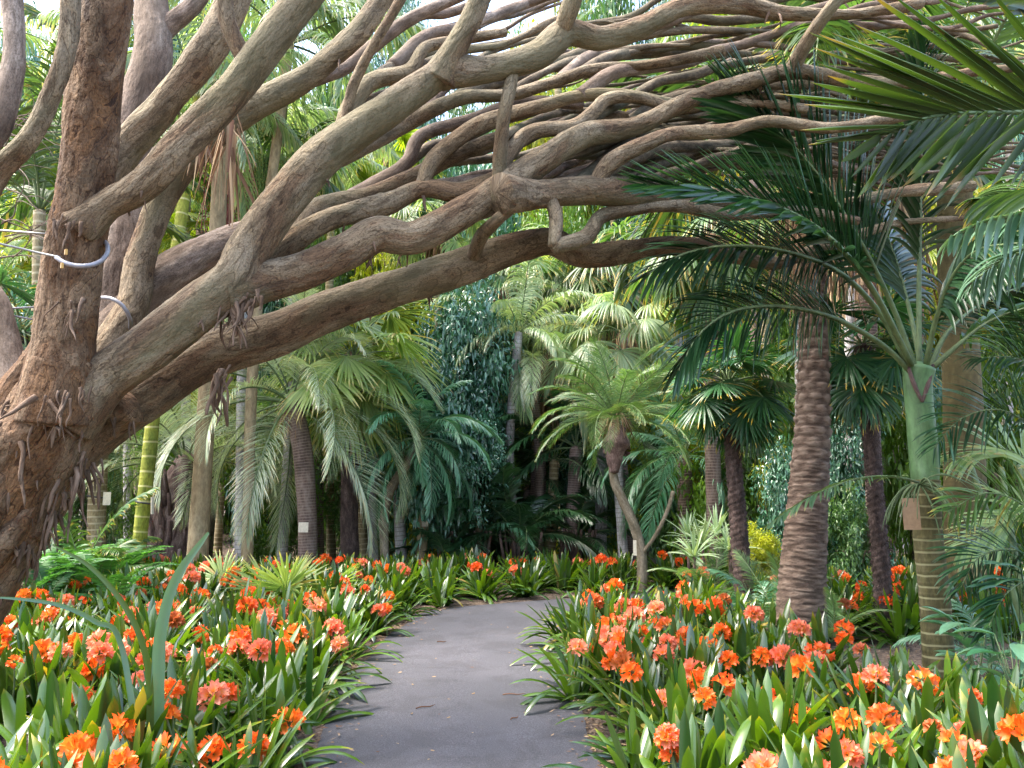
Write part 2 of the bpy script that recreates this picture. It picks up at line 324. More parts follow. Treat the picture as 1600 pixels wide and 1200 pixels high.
# ---------------- ground, path ----------------
def ground_mat():
    m,t,out=new_mat('mulch'); g=nd(t,'ShaderNodeNewGeometry'); v=g.outputs['Position']
    n1=noise(t,v,1.2,5); n2=noise(t,v,38,6,.7)
    vo=nd(t,'ShaderNodeTexVoronoi'); vo.inputs['Scale'].default_value=42; t.links.new(v,vo.inputs[0])
    c=ramp(t,vo.outputs['Color'],[(0,(.05,.032,.022)),(.5,(.14,.09,.06)),(1,(.36,.27,.2))])
    c=mix(t,c,(.04,.028,.018),ramp(t,n1,[(.4,(0,0,0)),(.65,(.7,.7,.7))]))
    p=nd(t,'ShaderNodeBsdfPrincipled'); p.inputs['Roughness'].default_value=.95; t.links.new(c,p.inputs['Base Color'])
    t.links.new(bump(t,vo.outputs['Distance'],.8,.03,bump(t,n2,.8,.03)),p.inputs['Normal']); t.links.new(p.outputs[0],out.inputs[0]); return m
def path_mat():
    m,t,out=new_mat('asphalt'); g=nd(t,'ShaderNodeNewGeometry'); v=g.outputs['Position']
    n1=noise(t,v,.9,4,.5); n2=noise(t,v,130,3,.7); n3=noise(t,v,7,5,.6)
    c=ramp(t,n2,[(.3,(.014,.014,.0165)),(.5,(.040,.0395,.047)),(.72,(.105,.103,.122))])
    c=mix(t,c,mix(t,c,(1.4,1.38,1.35),1.0,'MULTIPLY'),ramp(t,n1,[(.42,(0,0,0)),(.62,(1,1,1))]))
    c=mix(t,c,(.075,.066,.055),ramp(t,n3,[(.62,(0,0,0)),(.8,(.5,.5,.5))]))
    n4=noise(t,v,2.6,6,.65,.8); c=mix(t,c,mix(t,c,(.8,.79,.78),1.0,'MULTIPLY'),ramp(t,n4,[(.5,(0,0,0)),(.58,(1,1,1))]))
    p=nd(t,'ShaderNodeBsdfPrincipled'); p.inputs['Roughness'].default_value=.7; t.links.new(c,p.inputs['Base Color'])
    t.links.new(bump(t,n2,.5,.006),p.inputs['Normal']); t.links.new(p.outputs[0],out.inputs[0]); return m
mb=MB(); S_=300; mb.add([(-S_,-S_,0),(S_,-S_,0),(S_,S_,0),(-S_,S_,0)],[[0,1,2,3]])
tag(link('ground',mb.mesh('ground',ground_mat())),kind='structure')
L_=[(-2.2,-3),(-1.55,0)]+[tuple(ground(*p)[:2]) for p in ((405,1300),(475,1200),(535,1075),(592,1008),(640,972),(652,958),(700,951),(760,945),(870,937),(1000,928),(1180,918),(1400,908))]
R_=[(1.3,-3),(1.05,0)]+[tuple(ground(*p)[:2]) for p in ((985,1300),(940,1200),(905,1110),(885,1050),(872,1003),(880,980),(905,970),(935,964),(975,960),(1060,953),(1200,946),(1400,935))]
def dense(pts,k=12):
    p,_=spline([(a,b,0) for a,b in pts],[1]*len(pts),.12); 
    s=np.concatenate([[0],np.cumsum(np.linalg.norm(np.diff(p,axis=0),axis=1))]); u=np.linspace(0,s[-1],160)
    return np.stack([np.interp(u,s,p[:,i]) for i in range(2)],1)
def seglerp(pts,k=14):
    out=[]
    P,_=spline([(a,b,0) for a,b in pts],[1]*len(pts),1e9)
    for i in range(len(pts)-1):
        pass
    pe=np.array([(2*pts[0][0]-pts[1][0],2*pts[0][1]-pts[1][1])]+list(pts)+[(2*pts[-1][0]-pts[-2][0],2*pts[-1][1]-pts[-2][1])])
    for i in range(len(pts)-1):
        a,b,c,d=pe[i:i+4]; t=np.linspace(0,1,k,endpoint=False)[:,None]
        out.append(.5*((2*b)+(-a+c)*t+(2*a-5*b+4*c-d)*t**2+(-a+3*b-3*c+d)*t**3))
    return np.concatenate(out)
LE=seglerp(L_);RE=seglerp(R_)
LE[:,0]+=.02*np.sin(np.arange(len(LE))*.31)+.008*np.sin(np.arange(len(LE))*.9); RE[:,0]+=.018*np.sin(np.arange(len(RE))*.37)
n=min(len(LE),len(RE)); mb=MB(); K=5
V=np.stack([np.stack([LE[:n,0]*(1-f)+RE[:n,0]*f,LE[:n,1]*(1-f)+RE[:n,1]*f,np.full(n,.006+.02*4*f*(1-f))],1) for f in np.linspace(0,1,K)],1)
i=np.arange(n-1)[:,None]*K+np.arange(K-1)[None]; mb.add(V.reshape(-1,3),np.stack([i,i+1,i+K+1,i+K],-1))
tag(link('path',mb.mesh('path',path_mat())),kind='structure')
PATHPOLY=np.vstack([LE,RE[::-1]])
def inpoly(x,y,poly):
    c=False; n=len(poly); j=n-1
    for i in range(n):
        xi,yi=poly[i];xj,yj=poly[j]
        if (yi>y)!=(yj>y) and x<(xj-xi)*(y-yi)/(yj-yi)+xi: c=not c
        j=i
    return c
def pathdist(x,y): 
    d=np.hypot(PATHPOLY[:,0]-x,PATHPOLY[:,1]-y).min(); return -d if inpoly(x,y,PATHPOLY) else d
# ---------------- great leaning tree ----------------
TB=at(-200,1180,4.75); TB[2]=0
tree=root('leaning_tree',TB,'massive old tree with flaking brown bark, its many limbs arching over the path','tree')
def tpath(pts,Y0,Y1=None,dy=None):
    n=len(pts); Y1=Y0 if Y1 is None else Y1
    return np.array([at(p[0],p[1],p[2] if len(p)>2 else Y0+(Y1-Y0)*k/(n-1)) for k,p in enumerate(pts)])
def proj(P):
    P=np.atleast_2d(P)-[0,0,H]; d=P[:,1]*math.cos(PITCH)+P[:,2]*math.sin(PITCH); v=-P[:,1]*math.sin(PITCH)+P[:,2]*math.cos(PITCH)
    return np.stack([800+F*P[:,0]/d,600-F*v/d],1)
STORE=[]
def snap(P,tol=34,dY=.7):
    if not STORE: return P
    A=np.concatenate(STORE); q=proj(A); p=proj(P[:1])[0]; d=np.hypot(*(q-p).T)+(np.abs(A[:,1]-P[0,1])>dY)*1e4; i=int(d.argmin())
    if d[i]<tol:
        P=P.copy(); e=A[i]-P[0]; P[0]=A[i]
        P[1]=P[1]+e*.5 if len(P)>2 else P[1]
    return P
def limb(mb,pts,Y0,Y1,r0,r1,seed=0,amp=.010,sides=22,step=.03,flare=1.35,freq=16,flk=None,sn=False):
    P=tpath(pts,Y0,Y1)
    if sn: P=snap(P)
    n=len(P); Ys=P[:,1]
    rad=np.array([(r0+(r1-r0)*k/(n-1))*mpp(Ys[k]) for k in range(n)])
    if r0<=20.5: rad[0]*=.8
    elif flare: rad[0]*=flare
    # swellings
    return tube(mb,P,rad,sides,step,amp=amp,freq=freq,seed=seed,zs=.4,flk=flk)
def roots(mb,P,r,count,seed,lmin=.05,lmax=.25,down=1.,t0=0,t1=1,under=True,rr=.008):
    rg=np.random.RandomState(seed)
    for k in range(count):
        i=int((t0+(t1-t0)*rg.rand())*(len(P)-1)); a=rg.normal(size=3); a[2]=-abs(a[2])-.6 if under else a[2]*.4; a[1]=-abs(a[1])*.9-.1 if not under else a[1]
        a=nrm(a); p=P[i]+a*r[i]*.8; L=rg.uniform(lmin,lmax); q=[p]; d=a*.6+np.array([0,0,-.5])
        for j in range(4):
            d=nrm(d+rg.normal(size=3)*.28+np.array([0,0,-.5*down])); p=p+d*L/4; q.append(p)
        r0=rg.uniform(.6,1.4)*rr*(.6+L*2.5)
        tube(mb,q,[r0*1.3,r0,r0*.9,r0*.7,r0*.35],7,.02,amp=r0*.25,freq=60,seed=seed+k,mat=0)
        if rg.rand()<.5 and L>.1:
            p2=q[2]; q2=[p2]; d2=nrm(d+rg.normal(size=3)*.7)
            for j in range(3): d2=nrm(d2+rg.normal(size=3)*.3+[0,0,-.3]); p2=p2+d2*L/7; q2.append(p2)
            tube(mb,q2,[r0*.7,r0*.6,r0*.45,r0*.2],6,.02,amp=r0*.2,freq=60,seed=seed+k+99)
def mk(name,mb,mat,**k): return link(name,mb.mesh(name,mat,off=TB,**k),tree)
# trunk: fused stems
mb=MB()
T0=[(-200,1190),(-125,1000),(-50,865),(8,760),(60,680),(95,620),(105,560)]
limb(mb,T0,4.8,4.6,100,62,1,amp=.035,sides=150,step=.012,flare=1.25,freq=7,flk=(.03,7,5))
for k,(pts,Y0,Y1,r0,r1) in enumerate([
  ([(-160,1180),(-75,950),(5,840),(50,760),(90,700),(130,640)],4.6,4.75,45,14),
  ([(-220,1180),(-135,960),(-62,800),(-10,690),(30,620),(70,560),(95,500)],4.65,4.62,60,28),
  ([(-110,1000),(-8,880),(58,790),(100,720),(150,660),(200,630)],4.95,4.9,45,30),
  ([(-45,900),(22,820),(70,760),(120,710)],4.42,4.75,20,5),
  ([(-90,900),(-25,800),(20,720),(50,650)],4.3,4.7,26,6),
  ([(40,830),(75,780),(100,740),(130,690)],4.7,4.8,26,10)]):
    limb(mb,pts,Y0,Y1,r0,r1,20+k,amp=.022,sides=90,step=.011,freq=14,flk=(.022,9,5))
mk('trunk',mb,MBk['trunk'])
mb=MB()
tp,tr=spline(tpath(T0,4.75,4.55),[95*mpp(4.7)]*3+[80*mpp(4.6)]*2+[60*mpp(4.6)]*2,.03)
roots(mb,tp,tr,170,5,.06,.24,2.2,.15,.98,under=False,rr=.010)
hp,hr=spline(tpath([(5,870),(60,795),(105,735),(150,680)],4.7),[38*mpp(4.7)]*4,.03)
roots(mb,hp,hr,60,6,.08,.26,1.6,rr=.010)
mk('aerial_roots',mb,MBk['root'])
LIMBS=[ # mat, pts, Y0,Y1,r0,r1
 ('trunk',[(85,660),(98,540),(112,430),(125,330),(135,230),(148,120),(165,10),(178,-90)],4.55,4.35,44,37,'stem'),
 ('limb',[(125,355),(165,320),(225,285),(290,220),(350,160),(400,95),(450,30),(505,-40)],4.4,4.3,26,31,'limb'),
 ('limb',[(165,275),(200,225),(255,165),(305,105),(345,40),(378,-30)],4.95,4.9,27,25,'limb'),
 ('pale',[(130,600),(175,470),(192,380),(190,290),(205,200),(238,80),(236,0),(232,-50)],5.35,5.6,52,19,'limb'),
 ('pale',[(236,75),(262,40),(300,8),(330,-30)],5.5,5.6,16,13,'limb'),
 ('limb',[(-30,300),(0,268),(45,215),(82,145),(105,60),(112,-40)],4.2,4.1,21,17,'limb'),
 ('pale',[(-30,240),(-5,200),(18,120),(22,40),(15,-50)],3.9,3.9,20,17,'limb'),
 ('limb',[(100,650),(165,590),(240,535),(310,480),(365,440),(388,395),(430,330),(495,255),(560,205),(630,155),(690,115)],4.6,4.9,42,23,'limb'),
 ('limb',[(685,125),(705,85),(735,30),(765,-40)],4.9,4.8,22,18,'limb'),
 ('limb',[(690,110),(760,108),(840,85),(885,50),(940,58),(1005,40),(1075,8),(1160,8),(1230,22),(1330,22),(1440,5)],4.9,5.6,24,9,'limb'),
 ('limb',[(880,62),(890,25),(905,-30)],4.95,4.9,16,14,'limb'),
 ('limb',[(355,450),(410,440),(470,425),(540,395),(590,368),(645,372),(720,332),(790,288),(855,245),(910,212),(960,203),(1010,190),(1095,150),(1180,125),(1240,112),(1320,125),(1420,128),(1530,112),(1680,95)],4.75,5.8,33,6,'limb'),
 ('limb',[(1235,118),(1262,66),(1295,15),(1330,-25)],5.3,5.2,13,10,'branch'),
 ('limb',[(780,300),(835,302),(930,296),(1000,303),(1080,312),(1170,308),(1250,322),(1310,322),(1400,300),(1520,290)],5.0,6.4,25,7,'limb'),
 ('limb',[(775,295),(779,235),(787,180),(798,130),(802,98)],4.97,5.02,12,11,'branch'),
 ('limb',[(925,292),(955,250),(1015,222),(1060,208),(1130,205),(1200,190),(1300,200),(1420,180)],5.1,5.5,14,8,'branch'),
 ('limb',[(785,280),(800,240),(830,206),(895,198),(925,178),(950,155),(1000,152),(1060,170),(1150,160),(1260,170)],5.1,5.6,13,7,'branch'),
 ('limb',[(20,790),(95,715),(170,652),(235,607),(300,567),(365,540),(440,518),(520,482),(600,455),(700,424),(760,402),(820,383),(862,377),(915,400),(980,392),(1060,385),(1150,400),(1210,412),(1290,385),(1400,350),(1520,340)],4.85,6.6,46,4,'limb'),
 ('limb',[(866,385),(868,340),(862,315),(862,296)],5.1,5.2,12,11,'branch'),
 ('limb',[(738,412),(752,370),(775,345),(800,325)],5.0,5.1,12,9,'branch'),
 ('limb',[(868,388),(915,372),(940,338),(1000,325),(1065,322),(1140,335),(1240,330),(1340,345)],5.2,5.8,14,8,'branch'),
 ('limb',[(380,445),(430,400),(500,350),(560,330),(610,318),(662,295),(720,300),(775,280)],5.0,5.3,24,13,'limb'),
 ('limb',[(662,305),(678,255),(718,215),(770,186),(850,165),(905,150),(980,150),(1080,165),(1200,150)],5.1,5.6,15,8,'branch'),
 ('limb',[(430,375),(475,330),(520,318),(580,305),(640,280),(700,248),(780,215),(880,200),(980,185)],5.3,5.6,19,10,'branch'),
 ('limb',[(500,285),(560,245),(620,203),(680,170),(730,152),(800,148),(860,130),(930,108),(1020,100),(1130,80)],5.3,5.7,14,8,'branch'),
 ('pale',[(540,320),(590,290),(635,255),(660,212),(740,186),(820,160),(910,163)],5.7,6.2,13,8,'branch'),
 ('limb',[(165,560),(205,480),(222,400),(255,310),(300,245),(370,185),(440,145),(500,105),(560,50),(610,-20)],5.15,5.3,26,15,'limb'),
 ('pale',[(430,158),(490,128),(540,105),(580,75),(640,30),(730,-10)],5.6,5.9,14,9,'branch'),
 ('limb',[(525,215),(545,165),(580,128),(640,112),(665,75),(720,62),(790,50)],4.95,5.4,17,8,'branch'),
 ('limb',[(520,200),(545,130),(590,60),(625,0),(640,-40)],4.75,4.7,9,8,'branch'),
 ('pale',[(150,560),(220,470),(300,410),(370,375),(440,360),(520,325)],5.3,5.8,44,16,'limb'),
 ('pale',[(-60,420),(-10,470),(12,550),(40,640)],4.9,4.8,19,24,'limb'),
 ('limb',[(385,110),(352,30),(352,-40)],4.3,4.2,17,13,'branch'),
 ('limb',[(580,128),(600,110),(655,88),(720,78),(790,68),(870,30)],5.4,6.0,9,6,'branch'),
 ('pale',[(600,50),(650,25),(700,20),(760,0)],5.9,6.2,8,6,'branch'),
]
for k,(mt,pts,Y0,Y1,r0,r1,nm) in enumerate(LIMBS):
    mb=MB(); big=r0>20
    P,r=limb(mb,pts,Y0,Y1,r0,r1,k*7+3,amp=.009 if big else .004,sides=(110 if k==0 else 72) if big else 24,step=.011 if big else .025,freq=11 if big else 20,flk=((.020,9,5) if k==0 else (.012,8,4)) if big else (.003,9,3),sn=k>0 and r0<=20.5)
    STORE.append(P[::3])
    o=mk(nm,mb,MBk[mt])
    if big and k not in(5,6):
        mb=MB(); roots(mb,P,r,12 if k in(7,11,17,18) else 5,k+200,.03,.14,1.2,.05,.9)
        ob=link('root_stubs',mb.mesh('root_stubs',MBk['root'],off=TB),o)
# special hanging root bunches
mb=MB()
for (px,py,Yc,cnt,ll) in ((372,468,4.7,26,.28),(392,460,4.65,8,.12),(345,585,4.85,9,.34),(178,650,4.8,3,.15),(205,640,4.85,4,.18),(575,400,5.0,5,.16),(112,610,4.35,8,.2),(80,620,4.35,10,.28),(110,480,4.3,6,.2),(125,340,4.25,5,.14),(95,345,4.25,5,.14)):
    c=at(px,py,Yc); rg=np.random.RandomState(px)
    for k in range(cnt):
        p=c+rg.normal(size=3)*[.045,.03,.02]; q=[p]; d=nrm(np.array([rg.normal()*.28-.1,rg.normal()*.25,-.9]))
        L=ll*rg.uniform(.5,1.1)
        for j in range(4): d=nrm(d+rg.normal(size=3)*.3+[0,0,-.35]); p=p+d*L/4; q.append(p)
        r0=rg.uniform(.004,.012)*(1.2 if ll>.2 else .8); tube(mb,q,[r0*1.3,r0,r0*.9,r0*.6,r0*.25],7,.02,amp=r0*.3,freq=50,seed=k)
mk('hanging_roots',mb,MBk['root'])
# dense horizontal branches over the path
rg=np.random.RandomState(21)
for b in range(44):
    mb=MB(); x=rg.uniform(600,1050); fy=rg.rand()
    y=60+fy*290-(x-600)*.12*(1-fy) ; Yd=rg.uniform(6.2,8.8); 
    if y<30: y=rg.uniform(20,200)
    def walk(x,y,Yd,ln,r0,r1,a0):
        pts=[];a=a0;  L=0
        while L<ln:
            pts.append((x,y,Yd)); base=-14+max(0,(x-850))*.04
            base=min(base,3)
            a=a*.4+base*.6+rg.normal()*9; x+=55*math.cos(R(a)); y+=55*math.sin(R(a)); Yd+=rg.normal()*.06+.02; L+=55
            y=max(y,-20)
            if y>330: y=330
        return pts
    ln=rg.uniform(480,900); k6=6.5/Yd; r0=rg.uniform(7.5,12.5)*k6; r1=rg.uniform(2,3.5)*k6
    pts=walk(x,y,Yd,ln,r0,r1,-28)
    A=np.concatenate(STORE[:36]); q=proj(A); d=np.hypot(*(q-np.array([x-60,y+30])).T)+(A[:,1]<4.9)*40; i0=int(d.argmin()); Ya=A[i0,1]
    pts=[(q[i0,0],q[i0,1],Ya)]+[(a_,b_,Ya+(c_-Ya)*min(1,(j+1)/5)) for j,(a_,b_,c_) in enumerate(pts)]
    P=np.array([at(*p) for p in pts]); n=len(P)
    rad=[(r0+(r1-r0)*i/(n-1))*mpp(pts[i][2]) for i in range(n)]
    tube(mb,P,rad,16,.035,amp=.004,freq=20,seed=b,flk=(.004,9,3))
    for f in range(rg.randint(1,4)):
        i=rg.randint(2,max(3,n-3)); q=pts[i]; p2=walk(q[0],q[1],q[2],rg.uniform(180,380),0,0,rg.choice([-34,12,-26]))
        if len(p2)<3: continue
        m=len(p2); rr0=rad[i]*.85; tube(mb,[at(*p) for p in p2],np.linspace(rr0,rr0*.3,m),10,.05,amp=.003,freq=20,seed=b*5+f)
    mk('branch',mb,MBk['pale' if rg.rand()<.3 else 'branch'])
def skirt_mb(r,L,n,spread=.25,w=.03,seed=0):
    rg=np.random.RandomState(seed); mb=MB(); a=rg.rand(n)*6.283; z=-rg.rand(n)**1.3*L*.45
    P=np.stack([np.cos(a)*r*rg.uniform(.5,1.1,n),np.sin(a)*r*rg.uniform(.5,1.1,n),z],1)
    D=np.stack([np.cos(a)*spread,np.sin(a)*spread,-np.ones(n)*.8],1)+rg.normal(size=(n,3))*.12
    S=np.stack([-np.sin(a),np.cos(a),0*a],1)
    blades(mb,P,D,S,L*rg.uniform(.35,.75,n),w*rg.uniform(.4,1.2,n),np.array([0,0,-.8]),'strip',4,.3,0,rg.rand(n)); return mb
# dead fronds caught on the limbs
for k,(px,py,Yc,n_,L_,lb) in enumerate(((362,168,4.75,34,.75,'bunch of brown dead frond strips caught on a limb, upper left'),(318,205,5.0,16,.4,'shorter brown bunch of dead strips hanging left of the longer one'))):
    c=at(px,py,Yc); mb=skirt_mb(.05,L_,n_,.16,.022,seed=k+2); o=link('dead_frond',mb.mesh('dead_frond',ML['dead']),None,tuple(c)); tag(o,lb,'dead frond')
# ---------------- bracing cables ----------------
def ringpath(c,rx,ry,tilt,a0,a1,n=20):
    out=[]
    for t in np.linspace(a0,a1,n): out.append(c+np.array([rx*math.cos(t),ry*math.sin(t),tilt[0]*math.cos(t)+tilt[1]*math.sin(t)]))
    return out
c=at(118,402,4.47); br=root('bracing_cable',tuple(c),'steel cable brace with silver hose looped around the upright brown stem','cable')
m_=mpp(4.47)
mb=MB(); P=[at(88,402,4.27),at(100,410,4.25),at(118,415,4.25),at(138,415,4.26),at(156,409,4.32),at(167,397,4.4),at(168,384,4.48),at(160,374,4.56)]; tube(mb,P,[.0125]*len(P),10,.02); link('hose',mb.mesh('hose',M_HOSE,off=c),br)
mb=MB(); tube(mb,[P[0]+[.02,0,0],at(60,395,4.28),at(0,381,4.2),at(-120,358,4.0)],[.006]*4,8,.2); tube(mb,[at(76,366,4.62),at(0,360,4.6),at(-120,352,4.5)],[.0065]*3,8,.2); link('cable',mb.mesh('cable',M_CABLE,off=c),br)
mb=MB()
for q in (at(103,394,4.24),at(97,415,4.24)):
    tube(mb,[q-[0,0,.014],q+[0,0,.014]],[.009]*2,4,.02)
link('clamp',mb.mesh('clamp',M_COPPER,off=c,smooth=False),br)
c=at(172,490,5.3); br=root('bracing_cable',tuple(c),'second silver hose loop around the pale rear stem, lower than the front one','cable')
mb=MB(); m_=mpp(5.2); P=[at(145,466,4.95),at(172,466,4.9),at(192,478,4.9),at(203,498,4.95),at(203,515,5.1)]; tube(mb,P,[.012]*5,10,.03); link('hose',mb.mesh('hose',M_HOSE,off=c),br)
mb=MB(); tube(mb,[at(55,480,5.0),at(15,482,4.9),at(-80,490,4.8)],[.006]*3,8,.2);tube(mb,[at(55,500,5.0),at(15,492,4.9),at(-80,470,4.8)],[.006]*3,8,.2); link('cable',mb.mesh('cable',M_HOSE,off=c),br)
# ---------------- palm parts ----------------
def rachis_frond(P,rad,ll,lw,npair,droop=1.,vee=.35,a0=70,a1=25,start=.12,mat=0,seed=0,jit=.12,n=5,fold=.2,prof='leaf',sidev=None,widthvar=.2):
    """frond along a 3-D polyline P; leaflets on both sides bending under gravity"""
    rg=np.random.RandomState(seed); mb=MB()
    Ps,rr=spline(P,np.linspace(rad,rad*.2,len(P)),.06 if len(P)>2 else .1)
    tube(mb,P,np.linspace(rad,rad*.22,len(P)),6,.09,mat=1,rnd=.6)
    s=np.concatenate([[0],np.cumsum(np.linalg.norm(np.diff(Ps,axis=0),axis=1))]); L=s[-1]
    T=nrm(np.gradient(Ps,axis=0))
    u=np.linspace(start,.995,npair)**.93
    idx=np.interp(u*L,s,np.arange(len(s)))
    base=np.stack([np.interp(idx,np.arange(len(s)),Ps[:,k]) for k in range(3)],1)
    Tt=nrm(np.stack([np.interp(idx,np.arange(len(s)),T[:,k]) for k in range(3)],1))
    up=np.array([0,0,1.]); side=np.cross(Tt,up); sn=np.linalg.norm(side,axis=1,keepdims=True)
    # near-vertical rachis: fall back on a fixed side direction from mean heading
    hd=Ps[-1]-Ps[0]; hd[2]=0; hd=hd/max(np.linalg.norm(hd),1e-6); fb=np.cross(hd,up)
    if sidev is not None:
        fb=np.array(sidev,float); side=fb[None]-Tt*(Tt@fb)[:,None]; sn=np.ones((len(Tt),1)); side=nrm(side)
    side=nrm(np.where(sn>.25,side/np.maximum(sn,1e-6),fb[None]))
    flip=np.sign((side*fb).sum(1,keepdims=True)); flip[flip==0]=1; side=side*flip
    upv=nrm(np.cross(side,Tt)); ang=R(a0)+(R(a1)-R(a0))*u
    w_l=np.sin(np.clip((u-start)/(1-start)*.82+.14,0,1)*math.pi)**.55
    for sg in (-1,1):
        a=ang+rg.normal(size=npair)*jit*.6
        D=np.cos(a)[:,None]*Tt+np.sin(a)[:,None]*(sg*side*math.cos(vee)+upv*math.sin(vee))+rg.normal(size=(npair,3))*jit*.5
        Sd=Tt*math.sin(.9)+upv*.45*1
        Ls=ll*w_l*rg.uniform(.85,1.1,npair); Ws=lw*(1+rg.uniform(-widthvar,widthvar,npair))*(.55+.45*w_l)
        G=np.array([0,0,-1.])[None]*droop*(.7+.6*rg.rand(npair))[:,None]
        blades(mb,base+Tt*rg.normal(size=(npair,1))*.01,D,Sd,Ls,Ws,G,prof,n,fold,0,rg.rand(npair))
    return mb
def arc(L,e0,arch,n=9,p=1.3):
    P=[np.zeros(3)];e=R(e0)
    for k in range(n):
        t=(k+.5)/n; ee=R(e0)-R(arch)*t**p; P.append(P[-1]+np.array([math.cos(ee),0,math.sin(ee)])*L/n)
    return np.array(P)
KINDS={ # L, arch(deg), ll,lw,npair,droop,vee,mat,petiole mat, start
 'butia':dict(L=2.7,arch=110,ll=.6,lw=.0095,np=115,droop=.85,vee=.6,mat='butia',start=.18),
 'roeb':dict(L=1.5,arch=75,ll=.27,lw=.009,np=85,droop=.6,vee=.25,mat='roeb',start=.1),
 'roebblue':dict(L=1.55,arch=100,ll=.33,lw=.02,np=50,droop=1.2,vee=.2,mat='roebblue',start=.15),
 'archon':dict(L=2.8,arch=75,ll=.6,lw=.045,np=48,droop=1.3,vee=.3,mat='green',start=.15),
 'pale':dict(L=3.0,arch=85,ll=.75,lw=.04,np=52,droop=2.3,vee=.3,mat='pale',start=.15),
 'dark':dict(L=1.8,arch=80,ll=.42,lw=.03,np=40,droop=.9,vee=.2,mat='dark',start=.2),
 'kentia':dict(L=2.6,arch=110,ll=.75,lw=.035,np=60,droop=2.8,vee=.2,mat='pale',start=.15),
 'yellow':dict(L=2.4,arch=80,ll=.55,lw=.035,np=46,droop=1.0,vee=.3,mat='near',start=.15),
}
ELEV=(82,62,42,22,2,-25)
FR={}
def feather_set(kind):
    if kind in FR: return FR[kind]
    k=KINDS[kind]; out=[]
    for j,e in enumerate(ELEV):
        P=arc(k['L'],e,k['arch']*(.75 if e>70 else 1)*(.75 if e<0 else 1)); 
        mb=rachis_frond(P,.014*k['L']/1.8,k['ll'],k['lw'],k['np'],k['droop'],k['vee'],start=k['start'],seed=j*3+len(kind),n=5)
        out.append(mb.mesh('frond',[ML[k['mat']],MBk['petiole']]))
    FR[kind]=out; return out
def fan_mb(petL,Rf,nseg,span,e0,arch,droop,seed,w=None,tipdroop=1.,fold=.35,tilt=0.):
    rg=np.random.RandomState(seed); mb=MB(); P=arc(petL,e0,arch,6); tube(mb,P,np.linspace(.012,.008,len(P)),6,.08,mat=1,rnd=.5)
    hub=P[-1]; T=nrm((P[-1]-P[-2])[None])[0]; T=nrm((T+np.array([0,0,tilt]))[None])[0]
    S=np.array([0,1.,0]); U=np.cross(S,T)
    ph=np.linspace(-span/2,span/2,nseg)+rg.normal(size=nseg)*.02
    D=np.cos(ph)[:,None]*T+np.sin(ph)[:,None]*S+U[None]*(-.18+.35*np.abs(np.sin(ph))[:,None])+rg.normal(size=(nseg,3))*.03
    Sd=-np.sin(ph)[:,None]*T+np.cos(ph)[:,None]*S
    W=(w or 2*Rf*.5*math.tan(span/nseg/2)*1.15)
    Ls=Rf*(1-.25*np.abs(ph/(span/2))**2)*rg.uniform(.92,1.05,nseg)
    blades(mb,np.repeat(hub[None],nseg,0),D,Sd,Ls,W,np.array([0,0,-1.])[None]*droop*rg.uniform(.7,1.4,nseg)[:,None],'fan',8,fold,0,rg.rand(nseg))
    return mb
FANS={'trachy':dict(pet=.55,R=.52,n=40,span=5.2,droop=.55,mat='fan',arch=50),
 'livi':dict(pet=1.0,R=1.0,n=44,span=4.6,droop=.7,mat='fanlight',arch=60),
 'wash':dict(pet=.9,R=1.0,n=46,span=4.4,droop=1.4,mat='green',arch=60),
 'sabal':dict(pet=.45,R=.75,n=26,span=3.6,droop=.35,mat='fanlight',arch=30),
 'washblue':dict(pet=1.0,R=1.1,n=46,span=4.2,droop=1.6,mat='pale',arch=70),
 'yelfan':dict(pet=.8,R=.85,n=40,span=4.8,droop=.7,mat='fanyel',arch=60)}
def fan_set(kind):
    if kind in FR: return FR[kind]
    k=FANS[kind]; out=[]
    for j,e in enumerate(ELEV): out.append(fan_mb(k['pet'],k['R'],k['n'],k['span'],e,k['arch'],k['droop'],j+len(kind)).mesh('fan_leaf',[ML[k['mat']],MBk['petiole']]))
    FR[kind]=out; return out
def crown(rt,off,kind,n,scale=1.,seed=0,emin=-20,emax=82,name=None,azr=None):
    rg=np.random.RandomState(seed); fan=kind in FANS; S=fan_set(kind) if fan else feather_set(kind)
    for i in range(n):
        az=(i*2.399+rg.normal()*.15+seed) if azr is None else azr[0]+(azr[1]-azr[0])*rg.rand()
        e=emax+(emin-emax)*(i+.5)/n+rg.normal()*5
        j=int(np.argmin(np.abs(np.array(ELEV)-e)))
        o=link(name or ('fan_leaf' if fan else 'frond'),S[j],rt,tuple(off),(R(rg.normal()*10),-R(e-ELEV[j])*.7,az),(scale*rg.uniform(.88,1.1),)*3)
def ringdisp(sp,amp):
    return lambda th,s,L: amp*np.exp(-((s/sp+.03*np.sin(th*2))%1*sp/.012)**2)
def phoenixdisp(th,s,L):
    # spiral leaf scars: overlapping diamond lips, flattening to rings low down
    k=7; a=th/(2*math.pi)*k; row=s/.11; u=(a+np.floor(row)*.5); fu=u-np.floor(u); fv=row-np.floor(row)
    lip=np.clip(1-np.abs(fu-.5)*1.7,0,1)*np.clip(fv*1.6,0,1)*np.clip((1-fv)*7,0,1)
    up=np.clip((s-1.0)/1.2,0,1)
    X=np.stack([np.cos(th)*.28,np.sin(th)*.28,s],-1).reshape(-1,3); f=fbm(X*[7,7,62],4).reshape(s.shape)
    return up*.026*lip**1.3+(f-.3)*.05*(1-.3*up)
def hairydisp(th,s,L): return .006*np.sin(th*7+s*23)*np.sin(s*37+th*3)+.008*np.sin(th*13+s*90)+.006*np.abs(np.sin(s*28+th*2))
